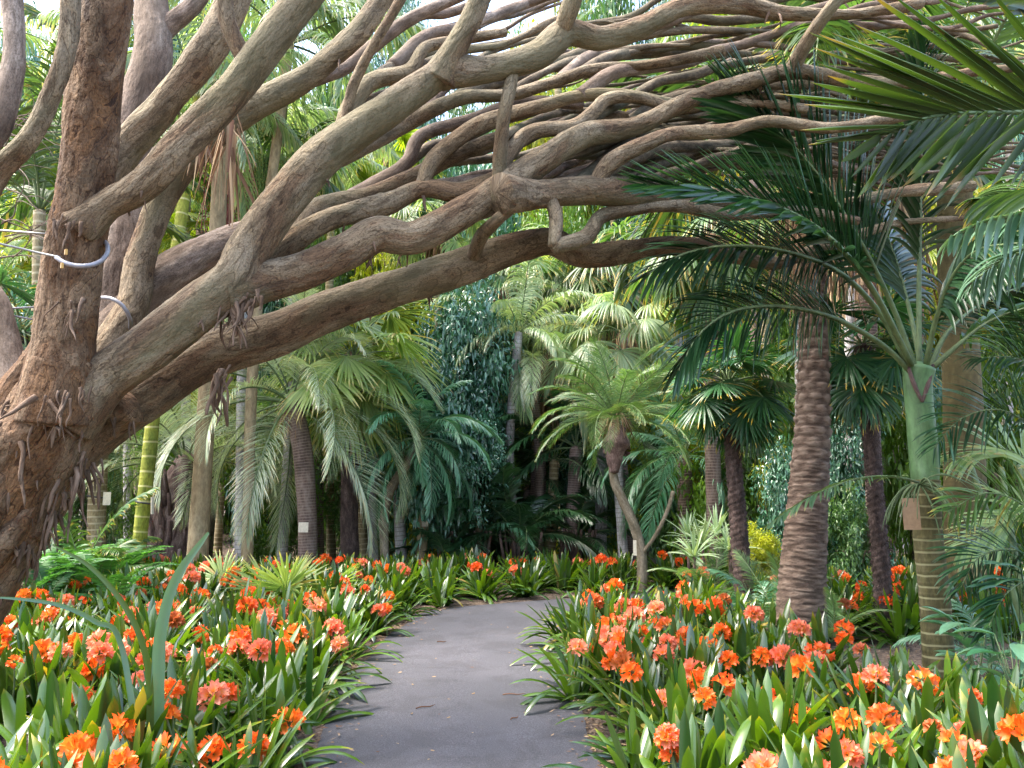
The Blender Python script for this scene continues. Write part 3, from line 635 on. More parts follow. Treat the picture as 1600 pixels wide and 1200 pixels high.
def palm(name,label,Y,pts,r0,r1,tk,ck=None,n=16,cs=1.,seed=0,disp=None,skirt=None,group=None,emin=-20,emax=82,sides=16,step=.05,shaft=None,flare=1.25,crown_extra=None):
    """pts: pixel polyline from base up; base dropped to the ground at distance Y"""
    base=at(pts[0][0],pts[0][1],Y); base[2]=0
    P=[base]+[at(p[0],p[1],p[2] if len(p)>2 else Y) for p in pts[1:]]
    if P[1][2]<.3: P.pop(1)
    rt=root(name,tuple(base),label,'palm tree',group)
    k=len(P); rad=np.array([r*mpp(Y) for r in r0[:k]]) if isinstance(r0,list) else np.array([(r0+(r1-r0)*i/(k-1))*mpp(Y) for i in range(k)]); 
    P=np.array(P); P0=P.copy()
    # densify first segment for base flare
    P=np.vstack([P[:1],P[:1]+(P[1]-P[0])*.12,P[1:]]); rad=np.concatenate([[rad[0]*flare],[rad[0]*1.03],rad[1:]])
    mb=MB(); tube(mb,P,rad,sides,step,amp=.004,freq=8,seed=seed,dispf=disp,crnd=.03 if tk=='phoenix' else None)
    link('trunk',mb.mesh('trunk',MBk[tk],off=base),rt)
    top=P[-1]-base
    if tk=='hairy':
        mb=MB(); Ps,rr=spline(P,rad,.02); m=int(np.linalg.norm(P[-1]-P[0])*420); i=rs.randint(0,len(Ps),m); a=rs.rand(m)*6.283
        d=np.stack([np.cos(a),np.sin(a),0*a],1); blades(mb,Ps[i]+d*rr[i][:,None]*.9,d+rs.normal(size=(m,3))*.5+[0,0,-.35],np.tile([0,0,1.],(m,1))+rs.normal(size=(m,3))*.4,rs.uniform(.03,.09,m),.006,np.array([0,0,-1.]),'strip',2,0,0)
        link('fibres',mb.mesh('fibres',MBk['hairy'],off=base),rt)
    if skirt:
        mb=skirt_mb(*skirt,seed=seed); link('dead_fronds',mb.mesh('dead_fronds',ML['dead']),rt,tuple(top+[0,0,.1]))
    if ck: crown(rt,top,ck,n,cs,seed,emin,emax)
    return rt,P0
def plate(px,py,Y,w,h,label,strap=None,rz=0.,mat=None):
    c=at(px,py,Y); m_=mpp(Y); rt=root('plant_label',tuple(c),label,'plant label','cream name plates tied to the palms')
    mb=MB(); a,b,d=w*m_/2,h*m_/2,.004
    v=[(x,y,z) for x in(-a,a) for y in(-d,d) for z in(-b,b)]
    mb.add(v,[[0,1,3,2],[4,6,7,5],[0,4,5,1],[2,3,7,6],[0,2,6,4],[1,5,7,3]])
    link('plate',mb.mesh('plate',mat or M_PLATE,smooth=False),rt,rot=(R(-4),0,rz))
    if strap:
        cx,cy,rr=strap; cc=at(cx,cy,Y+.12)-c; mb=MB(); th=np.linspace(0,2*math.pi,25); rr*=m_
        tube(mb,[cc+np.array([rr*math.cos(t),rr*math.sin(t),.02*math.cos(t)*-1]) for t in th],[.012]*25,6,.05); link('strap',mb.mesh('strap',M_STRAP),rt)
    return rt
# ---------------- left palms ----------------
palm('feather_palm','tan ringed palm trunk with a name plate strapped on, just right of the leaning trunk',13.4,[(148,905),(152,780),(158,640),(165,420),(168,240)],13.5,11,'ringtan','archon',15,1.1,3)
plate(167,779,13.2,11,20,'cream name plate strapped to the tan ringed trunk beside the leaning tree',(153,776,15),.2)
palm('bamboo_palm','slender leaning palm with a yellow green ringed stem',11.8,[(211,925),(221,820),(232,720),(245,600),(270,430),(292,280),(312,150)],11,9,'ringgreen','pale',10,.75,5,disp=ringdisp(.135,.006),step=.012,flare=1.05)
plate(238,790,11.6,5,26,'narrow cream name plate seen edge-on, strapped to the yellow green ringed stem',(226,785,13),1.2)
palm('smooth_palm','smooth beige palm trunk between the yellow green stem and the drooping fronds',12.6,[(306,912),(314,780),(325,600),(338,400),(345,200),(345,-60)],16,11,'beige','pale',16,1.2,8)
rt,_=palm('fruiting_palm','grey palm with hanging brown dead fronds and beaded green fruit strings',14.5,[(378,850),(378,640),(380,450),(370,230)],9,8,'grey','pale',13,.8,9,skirt=(.12,2.3,70,.08,.05),emin=0)
for (dx,dz,nn,Ln,mt,nm) in ((.45,-.3,90,1.7,'crown_yel','fruit_strings'),(.15,-.5,40,1.3,'coral','red_fruit')):
    mb=MB(); top=at(370,230,14.3)
    for k in range(nn):
        p=top+np.array([dx+rs.normal()*.2,rs.normal()*.2-.3,dz+rs.normal()*.08]); q=[p+np.array([rs.normal()*.03,0,-j*Ln*rs.uniform(.8,1.05)/4]) for j in range(5)]
        tube(mb,q,[.008]*5,4,.3,rnd=rs.rand()*.5)
        for z in np.arange(0,Ln,.07):
            c=p+np.array([rs.normal()*.02,rs.normal()*.02,-z]); tube(mb,[c,c-[0,0,.022]],[.013,.012],4,.1,rnd=rs.rand())
    base=np.array(rt.location); link(nm,mb.mesh(nm,ML['fanlight'] if mt!='coral' else simple('red_berry',(.25,.05,.05),.4),off=base),rt)
palm('pindo_palm','pindo palm with long drooping blue grey fronds behind the low limb',13.3,[(482,880),(480,800),(472,700),(455,630)],14,16,'brown','butia',26,1.0,11,emin=-30,skirt=(.14,.6,60,.3,.04))
plate(474,824,13.0,15,15,'small square cream plate on the shaggy brown trunk below the drooping fronds')
# clump with cut leaf bases
base=ground(268,898); rt=root('leaf_base_palm',tuple(base),'bushy palm with a dark fat base of cut leaf stalks behind the green ringed stem','palm tree')
mb=MB(); tube(mb,[base,base+[0,0,.7],base+[.1,0,1.5],base+[.2,0,2.0]],[.42,.44,.34,.2],24,.08,amp=.03,freq=12,seed=4)
for k in range(95):
    a=rs.rand()*6.283; z=rs.rand()*1.5; r0=.42-.1*z/1.5; p=base+[math.cos(a)*r0+.05*z,math.sin(a)*r0,z]; L=rs.uniform(.25,.5)
    d=np.array([math.cos(a)*.3,math.sin(a)*.3,1.]); tube(mb,[p,p+d*L],[.04,.028],6,.2,amp=.004,seed=k)
link('leaf_bases',mb.mesh('leaf_bases',MBk['stubs'],off=base),rt); crown(rt,(.15,0,1.8),'butia',20,1.0,2,emin=10)
palm('livistona_palm','fan palm with glossy light green split fans and a shaggy brown trunk, centre left',14.0,[(548,885),(546,800),(548,700),(553,560)],14,13,'hairy','livi',26,.98,14,skirt=(.2,1.7,120,.15,.06),emin=-35)
# small stems centre-left
palm('date_palm_small','small feather palm with teal fronds on a thin curved knobbly stem',14.0,[(603,888),(600,820),(608,770),(635,725),(655,685)],7,7,'knob','roebblue',28,1.0,4,emin=-40)
palm('pale_stem_palm','short white barked palm trunk under the teal fronds',15.2,[(628,888),(625,830),(623,770),(626,700)],9,8,'grey','roebblue',8,.9,41,emin=0)
palm('brown_stem_palm','brown ringed palm trunk with a square plate right of the white trunk',15.0,[(656,890),(660,840),(665,780),(668,720)],8.5,7,'beige','roebblue',11,1.0,42,disp=ringdisp(.3,.01),emin=-20)
plate(599,816,14.8,15,12,'cream plate on the thin knobbly stem, left of the white trunk')
plate(664,817,14.8,10,11,'cream plate on the brown ringed trunk right of the white trunk')
for k,(x,Y,c,tk) in enumerate(((690,16.5,'dark','brown'),(570,16,'dark','ringtan'),(720,17.,'dark','brown'),(585,14.6,None,'grey'))):
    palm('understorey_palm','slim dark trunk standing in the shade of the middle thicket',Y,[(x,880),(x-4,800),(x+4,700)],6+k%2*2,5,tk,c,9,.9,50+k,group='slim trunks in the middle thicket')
# middle
palm('skirted_palm','tall palm trunk with a brown dead skirt beside the dark leafy tree',17.5,[(780,880),(780,660),(779,560),(790,440)],9,8,'grey','wash',18,1.0,21,skirt=(.25,2.2,110,.1,.07),emin=-45)
palm('drooping_palm','palm with pale drooping curtain-like fronds in the centre of the background',16.5,[(840,880),(842,700),(850,560)],12,11,'brown','kentia',15,.9,22,emin=-20,skirt=(.2,2.0,120,.06,.06))
palm('slender_palm','very thin pale ringed trunk rising past the drooping fronds',18.5,[(885,880),(880,600),(875,430)],6,5,'grey','washblue',18,1.1,23,emin=-50)
palm('white_trunk_palm','straight white ringed palm trunk left of the curved stem palm',16.5,[(938,885),(940,760),(940,620),(938,520)],9,8,'grey','pale',12,.8,24)
palm('stout_palm','stout brown ringed trunk in shade with a tiny plate, left of the white trunk',16.0,[(884,885),(892,830),(897,760),(900,700)],13,9,'brown','dark',14,1.1,25,disp=ringdisp(.08,.01))
palm('stout_palm','tan trunk in deep shade, second to the left of the white ringed trunk',16.2,[(855,886),(862,830),(864,770),(866,720)],9,7,'ringtan','dark',12,1.,26)
palm('red_bark_palm','reddish brown trunk beside the dark dense stems',17.,[(818,880),(822,820),(825,760)],8,7,'brown','dark',9,1.,27)
plate(892,834,15.7,3.5,10,'sliver of a cream plate on the stout brown trunk')
plate(918,837,16,7,8,'small cream plate on a thin stem between brown trunk and white trunk')
plate(862,842,15.9,3,9,'edge-on cream plate on the shaded tan trunk')
plate(824,844,16.6,8,6,'pale grey plate on the reddish trunk')
# pygmy date palm with the curved stem
rt,_=palm('pygmy_date_palm','pygmy date palm with a bent knobbly stem and full bright green crown in the centre',12.3,[(1003,925),(1002,865),(990,820),(972,780),(958,740),(962,655)],7,6.5,'knob','roeb',36,1.0,31,emin=0,disp=lambda th,s,L:.006*np.abs(np.sin(th*5+s*60))*np.abs(np.sin(th*5-s*60)),step=.015,flare=1.1,skirt=(.16,.5,90,.6,.03))
o=np.array(rt.location); mb=MB(); tube(mb,[at(960,738,12.2),at(961,712,12.2),at(964,692,12.2),at(966,668,12.2)],[.08,.12,.22,.12],14,.03,amp=.02,freq=30,seed=3)
for k in range(40):
    a=rs.rand()*6.28; p=at(964,690,12.3)+[math.cos(a)*.14,math.sin(a)*.14,rs.uniform(-.2,.05)]; d=np.array([math.cos(a)*.8,math.sin(a)*.8,-.5+rs.rand()]); tube(mb,[p,p+d*.08],[.022,.012],5,.1)
link('shaggy_boots',mb.mesh('shaggy_boots',MBk['stubs'],off=o),rt)
mb=MB(); tube(mb,[at(1006,862,12.25),at(1025,835,12.2),at(1042,800,12.2),at(1052,768,12.2)],[.03,.026,.026,.03],10,.03,amp=.004,freq=30); link('side_stem',mb.mesh('side_stem',MBk['knob'],off=o),rt)
plate(992,856,12.1,5,23,'tall narrow cream plate on the bent knobbly stem')
palm('ringed_feather_palm','brown finely ringed trunk with a drooping feather crown, right of the bent stem',14.0,[(1078,905),(1074,830),(1070,760),(1068,715)],13.5,11,'brown','roebblue',20,1.15,33,disp=ringdisp(.05,.008),step=.015,emin=-30)
palm('skirted_palm','skirted fan palm whose brown thatch hangs behind the dark fronds at centre right',17.0,[(985,880),(960,640),(952,420)],12,12,'brown','wash',18,1.,34,skirt=(.4,2.9,200,.08,.09),emin=-40)
palm('skirted_palm','skirted fan palm with pale brown thatch above the shaggy dark trunk',13.0,[(1120,920),(1112,640),(1108,380)],12,11,'brown','wash',18,1.,35,skirt=(.3,1.3,180,.2,.08),emin=-40)
# right
palm('windmill_palm','windmill palm with a dark hairy trunk and fans, left of the thick scarred trunk',9.6,[(1168,960),(1160,900),(1152,800),(1145,700),(1138,600)],14,10.5,'hairy','trachy',26,.92,36,disp=hairydisp,step=.02,emin=-50)
rt,_=palm('date_palm','thick palm trunk covered with rough diamond leaf scars and brown dead thatch on top',8.2,[(1250,1010),(1254,900),(1262,780),(1270,650),(1270,520),(1266,400),(1262,180)],[36,33,28,24,20,18,18,20],29,'phoenix','archon',14,1.,37,disp=phoenixdisp,sides=56,step=.012,skirt=(.2,2.3,300,.1,.028),flare=1.2)
palm('windmill_palm','windmill palm with dark hairy trunk, between the thick scarred trunk and the crownshaft palm',8.6,[(1385,1010),(1378,900),(1370,800),(1358,650),(1348,540)],14,11.5,'hairy','trachy',24,.95,38,disp=hairydisp,step=.02,emin=-60)
palm('khaki_palm','broad khaki palm trunk behind the dark ringed palm at the right',9.4,[(1512,975),(1510,850),(1505,650),(1495,430),(1490,200)],32,25,'khaki','archon',10,1.2,39,disp=ringdisp(.11,.004),sides=32,step=.02,emin=20)
palm('skirted_palm','tall fan palm thatch filling the gap above the right windmill palm',11.5,[(1375,960),(1360,600),(1350,150)],13,12,'brown','wash',14,1.,40,skirt=(.45,3.4,300,.1,.08),emin=-30)
# crownshaft palm
Y=6.55; base=at(1472,1075,Y); base[2]=0
rt=root('crownshaft_palm',tuple(base),'palm with a smooth green crownshaft over a dark trunk with pale rings','palm tree')
mb=MB(); tube(mb,[base,at(1466,1020,Y),at(1460,930,Y),at(1450,840,Y),at(1446,750,Y)],np.array([26,22.5,21.5,20.5,20])*mpp(Y),28,.012,amp=.002,freq=9,dispf=ringdisp(.085,.006)); link('trunk',mb.mesh('trunk',MBk['ringdark'],off=base),rt)
mb=MB(); tube(mb,[at(1446,756,Y),at(1445,735,Y),at(1441,680,Y),at(1437,640,Y),at(1434,600,Y),at(1436,575,Y)],np.array([19,21,21.5,20.5,21,24])*mpp(Y),28,.02,amp=.002,freq=5); link('crownshaft',mb.mesh('crownshaft',MBk['shaft'],off=base),rt)
mb=MB(); P=[at(1441,628,Y-.11),at(1428,600,Y-.1),at(1418,570,Y-.06)]; tube(mb,P,[.012,.02,.014],6,.03); P=[at(1441,628,Y-.11),at(1450,600,Y-.1),at(1458,570,Y-.05)]; tube(mb,P,[.012,.02,.014],6,.03); link('sheath_edge',mb.mesh('sheath_edge',MBk['stubs'],off=base),rt)
FP=[ # px path with Y ; ll lw pairs droop vee mat
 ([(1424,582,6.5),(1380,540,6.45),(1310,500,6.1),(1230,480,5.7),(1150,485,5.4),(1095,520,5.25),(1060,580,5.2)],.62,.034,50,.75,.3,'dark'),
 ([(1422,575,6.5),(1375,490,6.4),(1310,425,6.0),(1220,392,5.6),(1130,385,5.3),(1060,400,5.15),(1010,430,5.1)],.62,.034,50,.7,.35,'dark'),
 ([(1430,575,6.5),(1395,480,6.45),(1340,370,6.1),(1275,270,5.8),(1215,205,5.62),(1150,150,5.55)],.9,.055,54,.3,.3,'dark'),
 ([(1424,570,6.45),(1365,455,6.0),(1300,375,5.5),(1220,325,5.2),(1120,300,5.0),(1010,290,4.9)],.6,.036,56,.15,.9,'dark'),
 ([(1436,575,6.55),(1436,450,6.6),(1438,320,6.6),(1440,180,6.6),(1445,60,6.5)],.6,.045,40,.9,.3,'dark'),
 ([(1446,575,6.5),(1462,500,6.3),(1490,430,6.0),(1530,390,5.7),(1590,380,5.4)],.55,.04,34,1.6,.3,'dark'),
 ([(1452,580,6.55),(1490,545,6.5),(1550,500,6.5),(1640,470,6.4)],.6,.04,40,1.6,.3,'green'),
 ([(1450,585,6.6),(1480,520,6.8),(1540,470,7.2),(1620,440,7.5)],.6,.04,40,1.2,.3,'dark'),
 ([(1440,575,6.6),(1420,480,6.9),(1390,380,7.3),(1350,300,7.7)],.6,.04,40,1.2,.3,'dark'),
]
for k,(P,ll,lw,npair,dr,ve,mt) in enumerate(FP):
    mb=rachis_frond(np.array([at(*p) for p in P]),.026,ll,lw,int(npair*1.25),dr,ve*.5,start=.3,seed=k+70,n=7,fold=.3,a0=62,a1=18,sidev=[(0.1,.55,.8),(.1,.5,.85),(.75,.25,.6),(.1,.5,.85),(1,.4,0),(.2,.8,.5),(.2,.7,.6),(.3,.6,.6),(.8,.5,.3)][k])
    link('frond',mb.mesh('frond',[ML[mt],MBk['petiole']],off=base),rt)
mb=rachis_frond(np.array([at(1440,756,6.4),at(1400,745,6.3),at(1340,748,6.15),at(1270,775,6.0),at(1200,820,5.9)]),.012,.2,.018,30,.9,.1,start=.15,seed=5,n=5)
link('low_frond',mb.mesh('low_frond',[ML['roeb'],MBk['petiole']],off=base),rt)
mb=MB(); c=at(1438,758,6.35)
for k in range(34):
    d=np.array([rs.normal()*.9,-abs(rs.normal())*.3,rs.normal()*.2-.1]); L=rs.uniform(.2,.55); q=[c]; p=c.copy(); d=nrm(d)
    for j in range(5): p=p+d*L/5; d=nrm(d+[0,0,-.5]); q.append(p)
    tube(mb,q,[.008,.007,.006,.005,.004,.003],5,.05,amp=.002,freq=80,seed=k)
link('flower_stalk',mb.mesh('flower_stalk',MBk['petiole'],off=base),rt)
plate(1424,803,6.25,26,48,'large upright tan wooden plate below the green crownshaft',mat=simple('tan_wood',(.32,.2,.11),.7))
# palm reaching in from the right edge
base=np.array([4.3,4.6,0]); rt=root('overhanging_palm',tuple(base),'palm outside the right edge whose broad yellow green fronds reach in at the top right','palm tree')
mb=MB(); tube(mb,[base,base+[0,0,1.5],base+[-.05,0,3.1]],[.14,.11,.09],16,.05,amp=.004); link('trunk',mb.mesh('trunk',MBk['ringtan'],off=base),rt)
for k,(P,ll,lw,npair,dr,ve,mt,a1) in enumerate([
 ([(1830,330,4.4),(1740,210,4.0),(1640,178,3.7),(1560,176,3.55),(1480,178,3.4),(1430,190,3.3),(1400,205,3.25),(1375,212,3.22)],1.0,.07,30,.1,.1,'near',14),
 ([(1830,400,4.4),(1750,330,4.1),(1670,325,3.9),(1590,335,3.75),(1530,350,3.65),(1490,370,3.6)],.42,.05,26,1.9,.1,'nearblue',15),
 ([(1840,420,4.5),(1760,370,4.4),(1660,380,4.3),(1580,400,4.2),(1520,440,4.1)],.4,.04,30,1.6,.1,'nearblue',15),
 ([(1830,300,4.6),(1760,120,4.5),(1660,40,4.4),(1560,-10,4.3),(1480,-30,4.2)],.6,.05,30,.5,.3,'near',15),
 ([(1830,350,4.9),(1740,300,5.2),(1640,290,5.5),(1540,310,5.8)],.6,.045,34,1.4,.3,'green',20)]):
    mb=rachis_frond(np.array([at(*p) for p in P]),.016,ll,lw,npair,dr,ve,a0=48,a1=a1,start=.2,seed=k+90,n=8,fold=.3,jit=.07,sidev=[(.05,.35,.93),(0,.8,.5),(0,.7,.6),(.1,.4,.9),(.1,.6,.8)][k])
    link('frond',mb.mesh('frond',[ML[mt],MBk['petiole']],off=base),rt)
base=ground(1660,1010); rt=root('thicket_palm',tuple(base),'clumping palm at the right edge with dark narrow fronds leaning left over the khaki trunk','palm tree')
mb=MB()
for k in range(7):
    a=rs.normal(size=2)*.25; tube(mb,[base+[a[0],a[1],0],base+[a[0]*1.6,a[1]*1.6,.8],base+[a[0]*2.4,a[1]*2,1.7]],[.04,.035,.03],8,.1)
link('canes',mb.mesh('canes',MBk['petiole'],off=base),rt)
for k,(P,ll,mt) in enumerate([
 ([(1680,900,6.3),(1650,760,6.2),(1610,670,6.1),(1560,640,6.0),(1500,655,5.9),(1460,700,5.8)],.5,'dark'),
 ([(1690,880,6.2),(1670,700,6.0),(1640,600,5.9),(1590,560,5.8),(1520,560,5.7)],.5,'dark'),
 ([(1690,950,6.2),(1650,850,6.0),(1600,790,5.9),(1540,770,5.8),(1480,800,5.7)],.45,'green'),
 ([(1690,980,6.1),(1640,900,5.9),(1590,860,5.8),(1530,870,5.7),(1500,920,5.6)],.45,'dark'),
 ([(1700,1000,6.0),(1660,920,5.8),(1620,900,5.6),(1570,930,5.4),(1540,990,5.3)],.42,'dark'),
 ([(1690,900,6.5),(1640,640,6.5),(1600,520,6.5),(1560,460,6.4)],.5,'dark'),
 ([(1690,900,6.9),(1620,740,7.1),(1560,700,7.3),(1490,720,7.4)],.5,'pale'),
 ([(1690,900,6.9),(1620,800,7.1),(1560,820,7.3),(1500,860,7.4)],.5,'pale')]):
    mb=rachis_frond(np.array([at(*p) for p in P]),.012,ll,.03,40,.7,.25,start=.25,seed=k+120,n=6,sidev=(.1,.5,.8))
    link('frond',mb.mesh('frond',[ML[mt],MBk['petiole']],off=base),rt)
# ---------------- leafy crowns ----------------
def crown_mb(nclump,nleaf,leaf,seed,flat=1.,asp=.45,droop=.3,shell=.62):
    rg=np.random.RandomState(seed); mb=MB()
    c=nrm(rg.normal(size=(nclump,3)))*(shell+(1-shell)*rg.rand(nclump,1)**.6)*(1+.22*rg.normal(size=(nclump,1)))
    k=rg.randint(0,nclump,nleaf); off=rg.normal(size=(nleaf,3))*.14
    P=c[k]+off; out=nrm(P+rg.normal(size=P.shape)*.25); D=nrm(out*.6+rg.normal(size=P.shape)*.6+[0,0,-droop]); S=nrm(np.cross(D,rg.normal(size=P.shape)))
    U=nrm(out*.8+[0,0,.8]+rg.normal(size=P.shape)*.4); S=nrm(np.cross(D,U))
    blades(mb,P,D,S,leaf*rg.uniform(.7,1.3,nleaf),leaf*asp,np.array([0,0,-.5]),'lance',2,.3,0,np.clip(rg.rand(nclump)[k]*.6+rg.rand(nleaf)*.4,0,1)); return mb
CR={}
def crown_me(key,mat):
    if (key,mat) not in CR:
        spec={'fine':(70,9000,.075,1),'fine2':(60,9000,.08,2),'broad':(45,3600,.16,3),'broad2':(50,4200,.14,4),'gloss':(55,5200,.125,6)}[key]
        if key not in CR: CR[key]=crown_mb(*spec)
        CR[(key,mat)]=CR[key].mesh('crown',ML[mat])
    return CR[(key,mat)]
def leafy(name,label,px,Y,ztop_py,halfw,halfh,key,mat,group=None,trunkr=.1,cat='tree',n=1,zlift=None,seed=0):
    base=at(px,800,Y); base[2]=0; rg=np.random.RandomState(seed+int(px)+int(Y*10)%1000)
    rt=root(name,tuple(base),label,cat,group); ctr=at(px,ztop_py,Y); hw=halfw*mpp(Y); hh=halfh*mpp(Y); cz=ctr[2]-hh
    mb=MB(); tube(mb,[(0,0,0),(.05,0,cz*.5),(0,.05,max(cz,.3))],[trunkr*1.3,trunkr,trunkr*.6],8,.2,amp=.01)
    for k in range(5):
        a=k*1.26; tube(mb,[(0,0,cz*.55),(math.cos(a)*hw*.3,math.sin(a)*hw*.3,cz*.8),(math.cos(a)*hw*.6,math.sin(a)*hw*.6,cz+hh*.2)],[trunkr*.5,trunkr*.35,trunkr*.15],6,.2)
    link('trunk',mb.mesh('trunk',MBk['branch']),rt)
    for k in range(n):
        dx=rg.normal()*.25*hw if n>1 else 0; s=1 if n==1 else rg.uniform(.6,.85)
        link('crown',crown_me(key,mat),rt,(dx,rg.normal()*.2*hw if n>1 else 0,cz+((k/(n-1)-.5)*hh*.9 if n>1 else 0)),(0,0,rg.rand()*6.28),(hw*s,hw*s,hh*s))
    return rt
leafy('glossy_tree','dense dark blue green glossy tree left of the drooping centre palm',705,15.6,455,78,175,'gloss','crown_blue',trunkr=.12,n=5,seed=1)
leafy('glossy_tree','lower dark glossy bush at the foot of the dense blue green tree',745,15.2,640,60,75,'gloss','crown_blue',trunkr=.06,n=2,seed=2)
leafy('yellow_shrub','yellow leaved shrub glowing behind the bent stem palm',965,18.5,790,55,50,'broad','crown_yel',trunkr=.04,cat='shrub')
leafy('yellow_shrub','bright yellow green bush seen low between the shaded trunks',848,19,815,35,35,'broad','crown_yel',trunkr=.04,cat='shrub')
leafy('yellow_shrub','yellow green leafy tree behind the tip of the dark left-pointing frond',1010,17.5,480,70,110,'broad2','crown_yel',trunkr=.07,n=2)
SH=[(1060,16,690,70,90,'broad','crown_mid'),(1170,13.5,600,70,150,'broad2','crown_green'),(1215,12,700,50,110,'broad','crown_blue'),(1320,12.5,640,60,140,'broad2','crown_blue'),(1330,11.5,800,45,70,'broad','crown_mid'),(1420,12.5,560,60,180,'broad','crown_green'),
 (1560,12,520,90,220,'broad2','crown_green'),(1190,11.5,830,40,40,'broad','crown_yel'),(1235,12.6,720,55,90,'broad2','crown_yel'),(1105,15,650,45,70,'broad','crown_yel'),(690,17,800,60,60,'broad','crown_yel'),(330,16.5,560,60,80,'broad','crown_yel'),(800,17.5,740,50,70,'broad2','crown_green'),(860,17.5,660,70,90,'fine','crown_blue'),(930,18,600,60,120,'broad2','crown_green'),(560,18,660,80,110,'fine2','crown_mid'),(430,17,640,90,140,'fine2','crown_green'),(250,16,620,90,150,'fine','crown_green'),(90,15,640,90,140,'fine2','crown_mid'),(-20,13,500,100,200,'fine','crown_blue')]
for k,s in enumerate(SH): leafy('garden_shrub','leafy green shrub packed between the palm trunks at the back',s[0],s[1],s[2],s[3],s[4],s[5],s[6],'leafy shrubs between the palm trunks',.05,'shrub',2,seed=k)
# ---------------- background rows ----------------
rg=np.random.RandomState(77)
cols=['crown_mid','crown_green','crown_blue','crown_yel','crown_green','crown_mid']
k=0
for Yb,step,tops in ((21,95,(250,420)),(26,100,(40,260)),(31,110,(-60,200))):
    x=-120+rg.rand()*60
    while x<1750:
        tp_=rg.uniform(*tops); 
        if 640<x<790 and Yb>25: tp_=rg.uniform(210,260)
        if x<220 and Yb>25: tp_=rg.uniform(60,200)
        leafy('backdrop_tree','tall green tree in the dense wood behind the palms',x,Yb+rg.rand()*2.5,tp_,75,(900-tp_)/2.3,['fine2','broad2','fine','broad'][k%4],cols[rg.randint(len(cols))],'trees of the wood behind the palms',.15,'tree',4,seed=k); k+=1
        x+=step*rg.uniform(.8,1.2)
bgp=[]
kinds=['pale','archon','wash','kentia','washblue','livi','archon','yelfan','roeb','butia']
for i in range(46):
    x=-60+ (i*373)%1720; Yb=14.5+ (i*1.37)%8; y=[90,330,200,480,30,400,250,560,150][i%9]+rg.uniform(-50,50)
    if x>630 and x<790 and y<200: y+=170
    kd=kinds[(i*7)%10]
    palm('background_palm','tall palm filling the background between the nearer trunks',Yb,[(x+rg.normal()*8,880),(x+rg.normal()*8,(880+y)/2),(x,y)],8*15/Yb,7*15/Yb,['grey','brown','ringtan'][i%3],kd,13,{'pale':.8,'archon':.9,'kentia':.8,'roeb':1.3,'butia':.9}.get(kd,1.15)*(1. if y<250 else .72),i,group='tall palms filling the background',step=.3,sides=9,skirt=(.2,1.6,60,.12,.07) if kd in('wash','washblue','livi') else None)
# upper-left hanging fronds
palm('feather_palm','tall palm with long hanging pale leaflets behind the upper limbs, left of the sky gap',12.8,[(385,900),(400,500),(452,70)],9,8,'beige','pale',14,1.0,61)
palm('feather_palm','yellow green upright feather palm behind the leftmost limbs',9.0,[(40,950),(55,600),(62,330)],10,9,'ringtan','yellow',12,.9,62,emin=30)
palm('bent_fan_palm','teal fan palm low at the left edge behind the leaning trunk',8.5,[(20,980),(30,700),(35,520)],9,9,'hairy','trachy',14,1.1,63)
palm('tall_fan_palm','tall fan palm behind the upper right branches',9.5,[(1258,960),(1275,500),(1325,90)],10,9,'brown','wash',16,1.,64,skirt=(.25,1.4,90,.2,.06))
# far wood
mb=MB(); n=70000; P=np.stack([rg.uniform(-45,45,n),rg.uniform(34,40,n),rg.uniform(0,1,n)**.9*17],1)
P[:,2]*=(.75+.25*np.sin(P[:,0]*.35)+.12*np.sin(P[:,0]*1.3))
D=nrm(rg.normal(size=(n,3))+[0,-.3,-.3]); S=nrm(np.cross(D,[0,-1,.6])); blades(mb,P,D,S,.65,.3,np.array([0,0,-.5]),'lance',2,.2)
tag(link('far_wood',mb.mesh('far_wood',ML['crown_mid'])),'dense green wood closing off the garden behind everything','wood',kind='stuff')
# ---------------- low plants ----------------
def clump(name,label,base,mbm,mats,cat,group=None,part='leaves',sc_=1.,rz=0):
    rt=root(name,tuple(base),label,cat,group); link(part,mbm if isinstance(mbm,bpy.types.Mesh) else mbm.mesh(part,mats),rt,(0,0,0),(0,0,rz),(sc_,)*3); return rt
# small sabal fans at left
for (px,py,Y,n_,s_,lb) in ((440,925,9.2,9,.68,'low fan palm with stiff pointed light green fans standing in the left bed'),(500,915,10,6,.6,'smaller low fan palm right of the stiff light green one'),(345,920,10,6,.6,'low pale fan palm beside the smooth beige trunk')):
    b=at(px,py,Y); b[2]=0; rt=root('dwarf_fan_palm',tuple(b),lb,'palm'); crown(rt,(0,0,.15),'sabal',n_,s_,int(px),emin=25,emax=85)
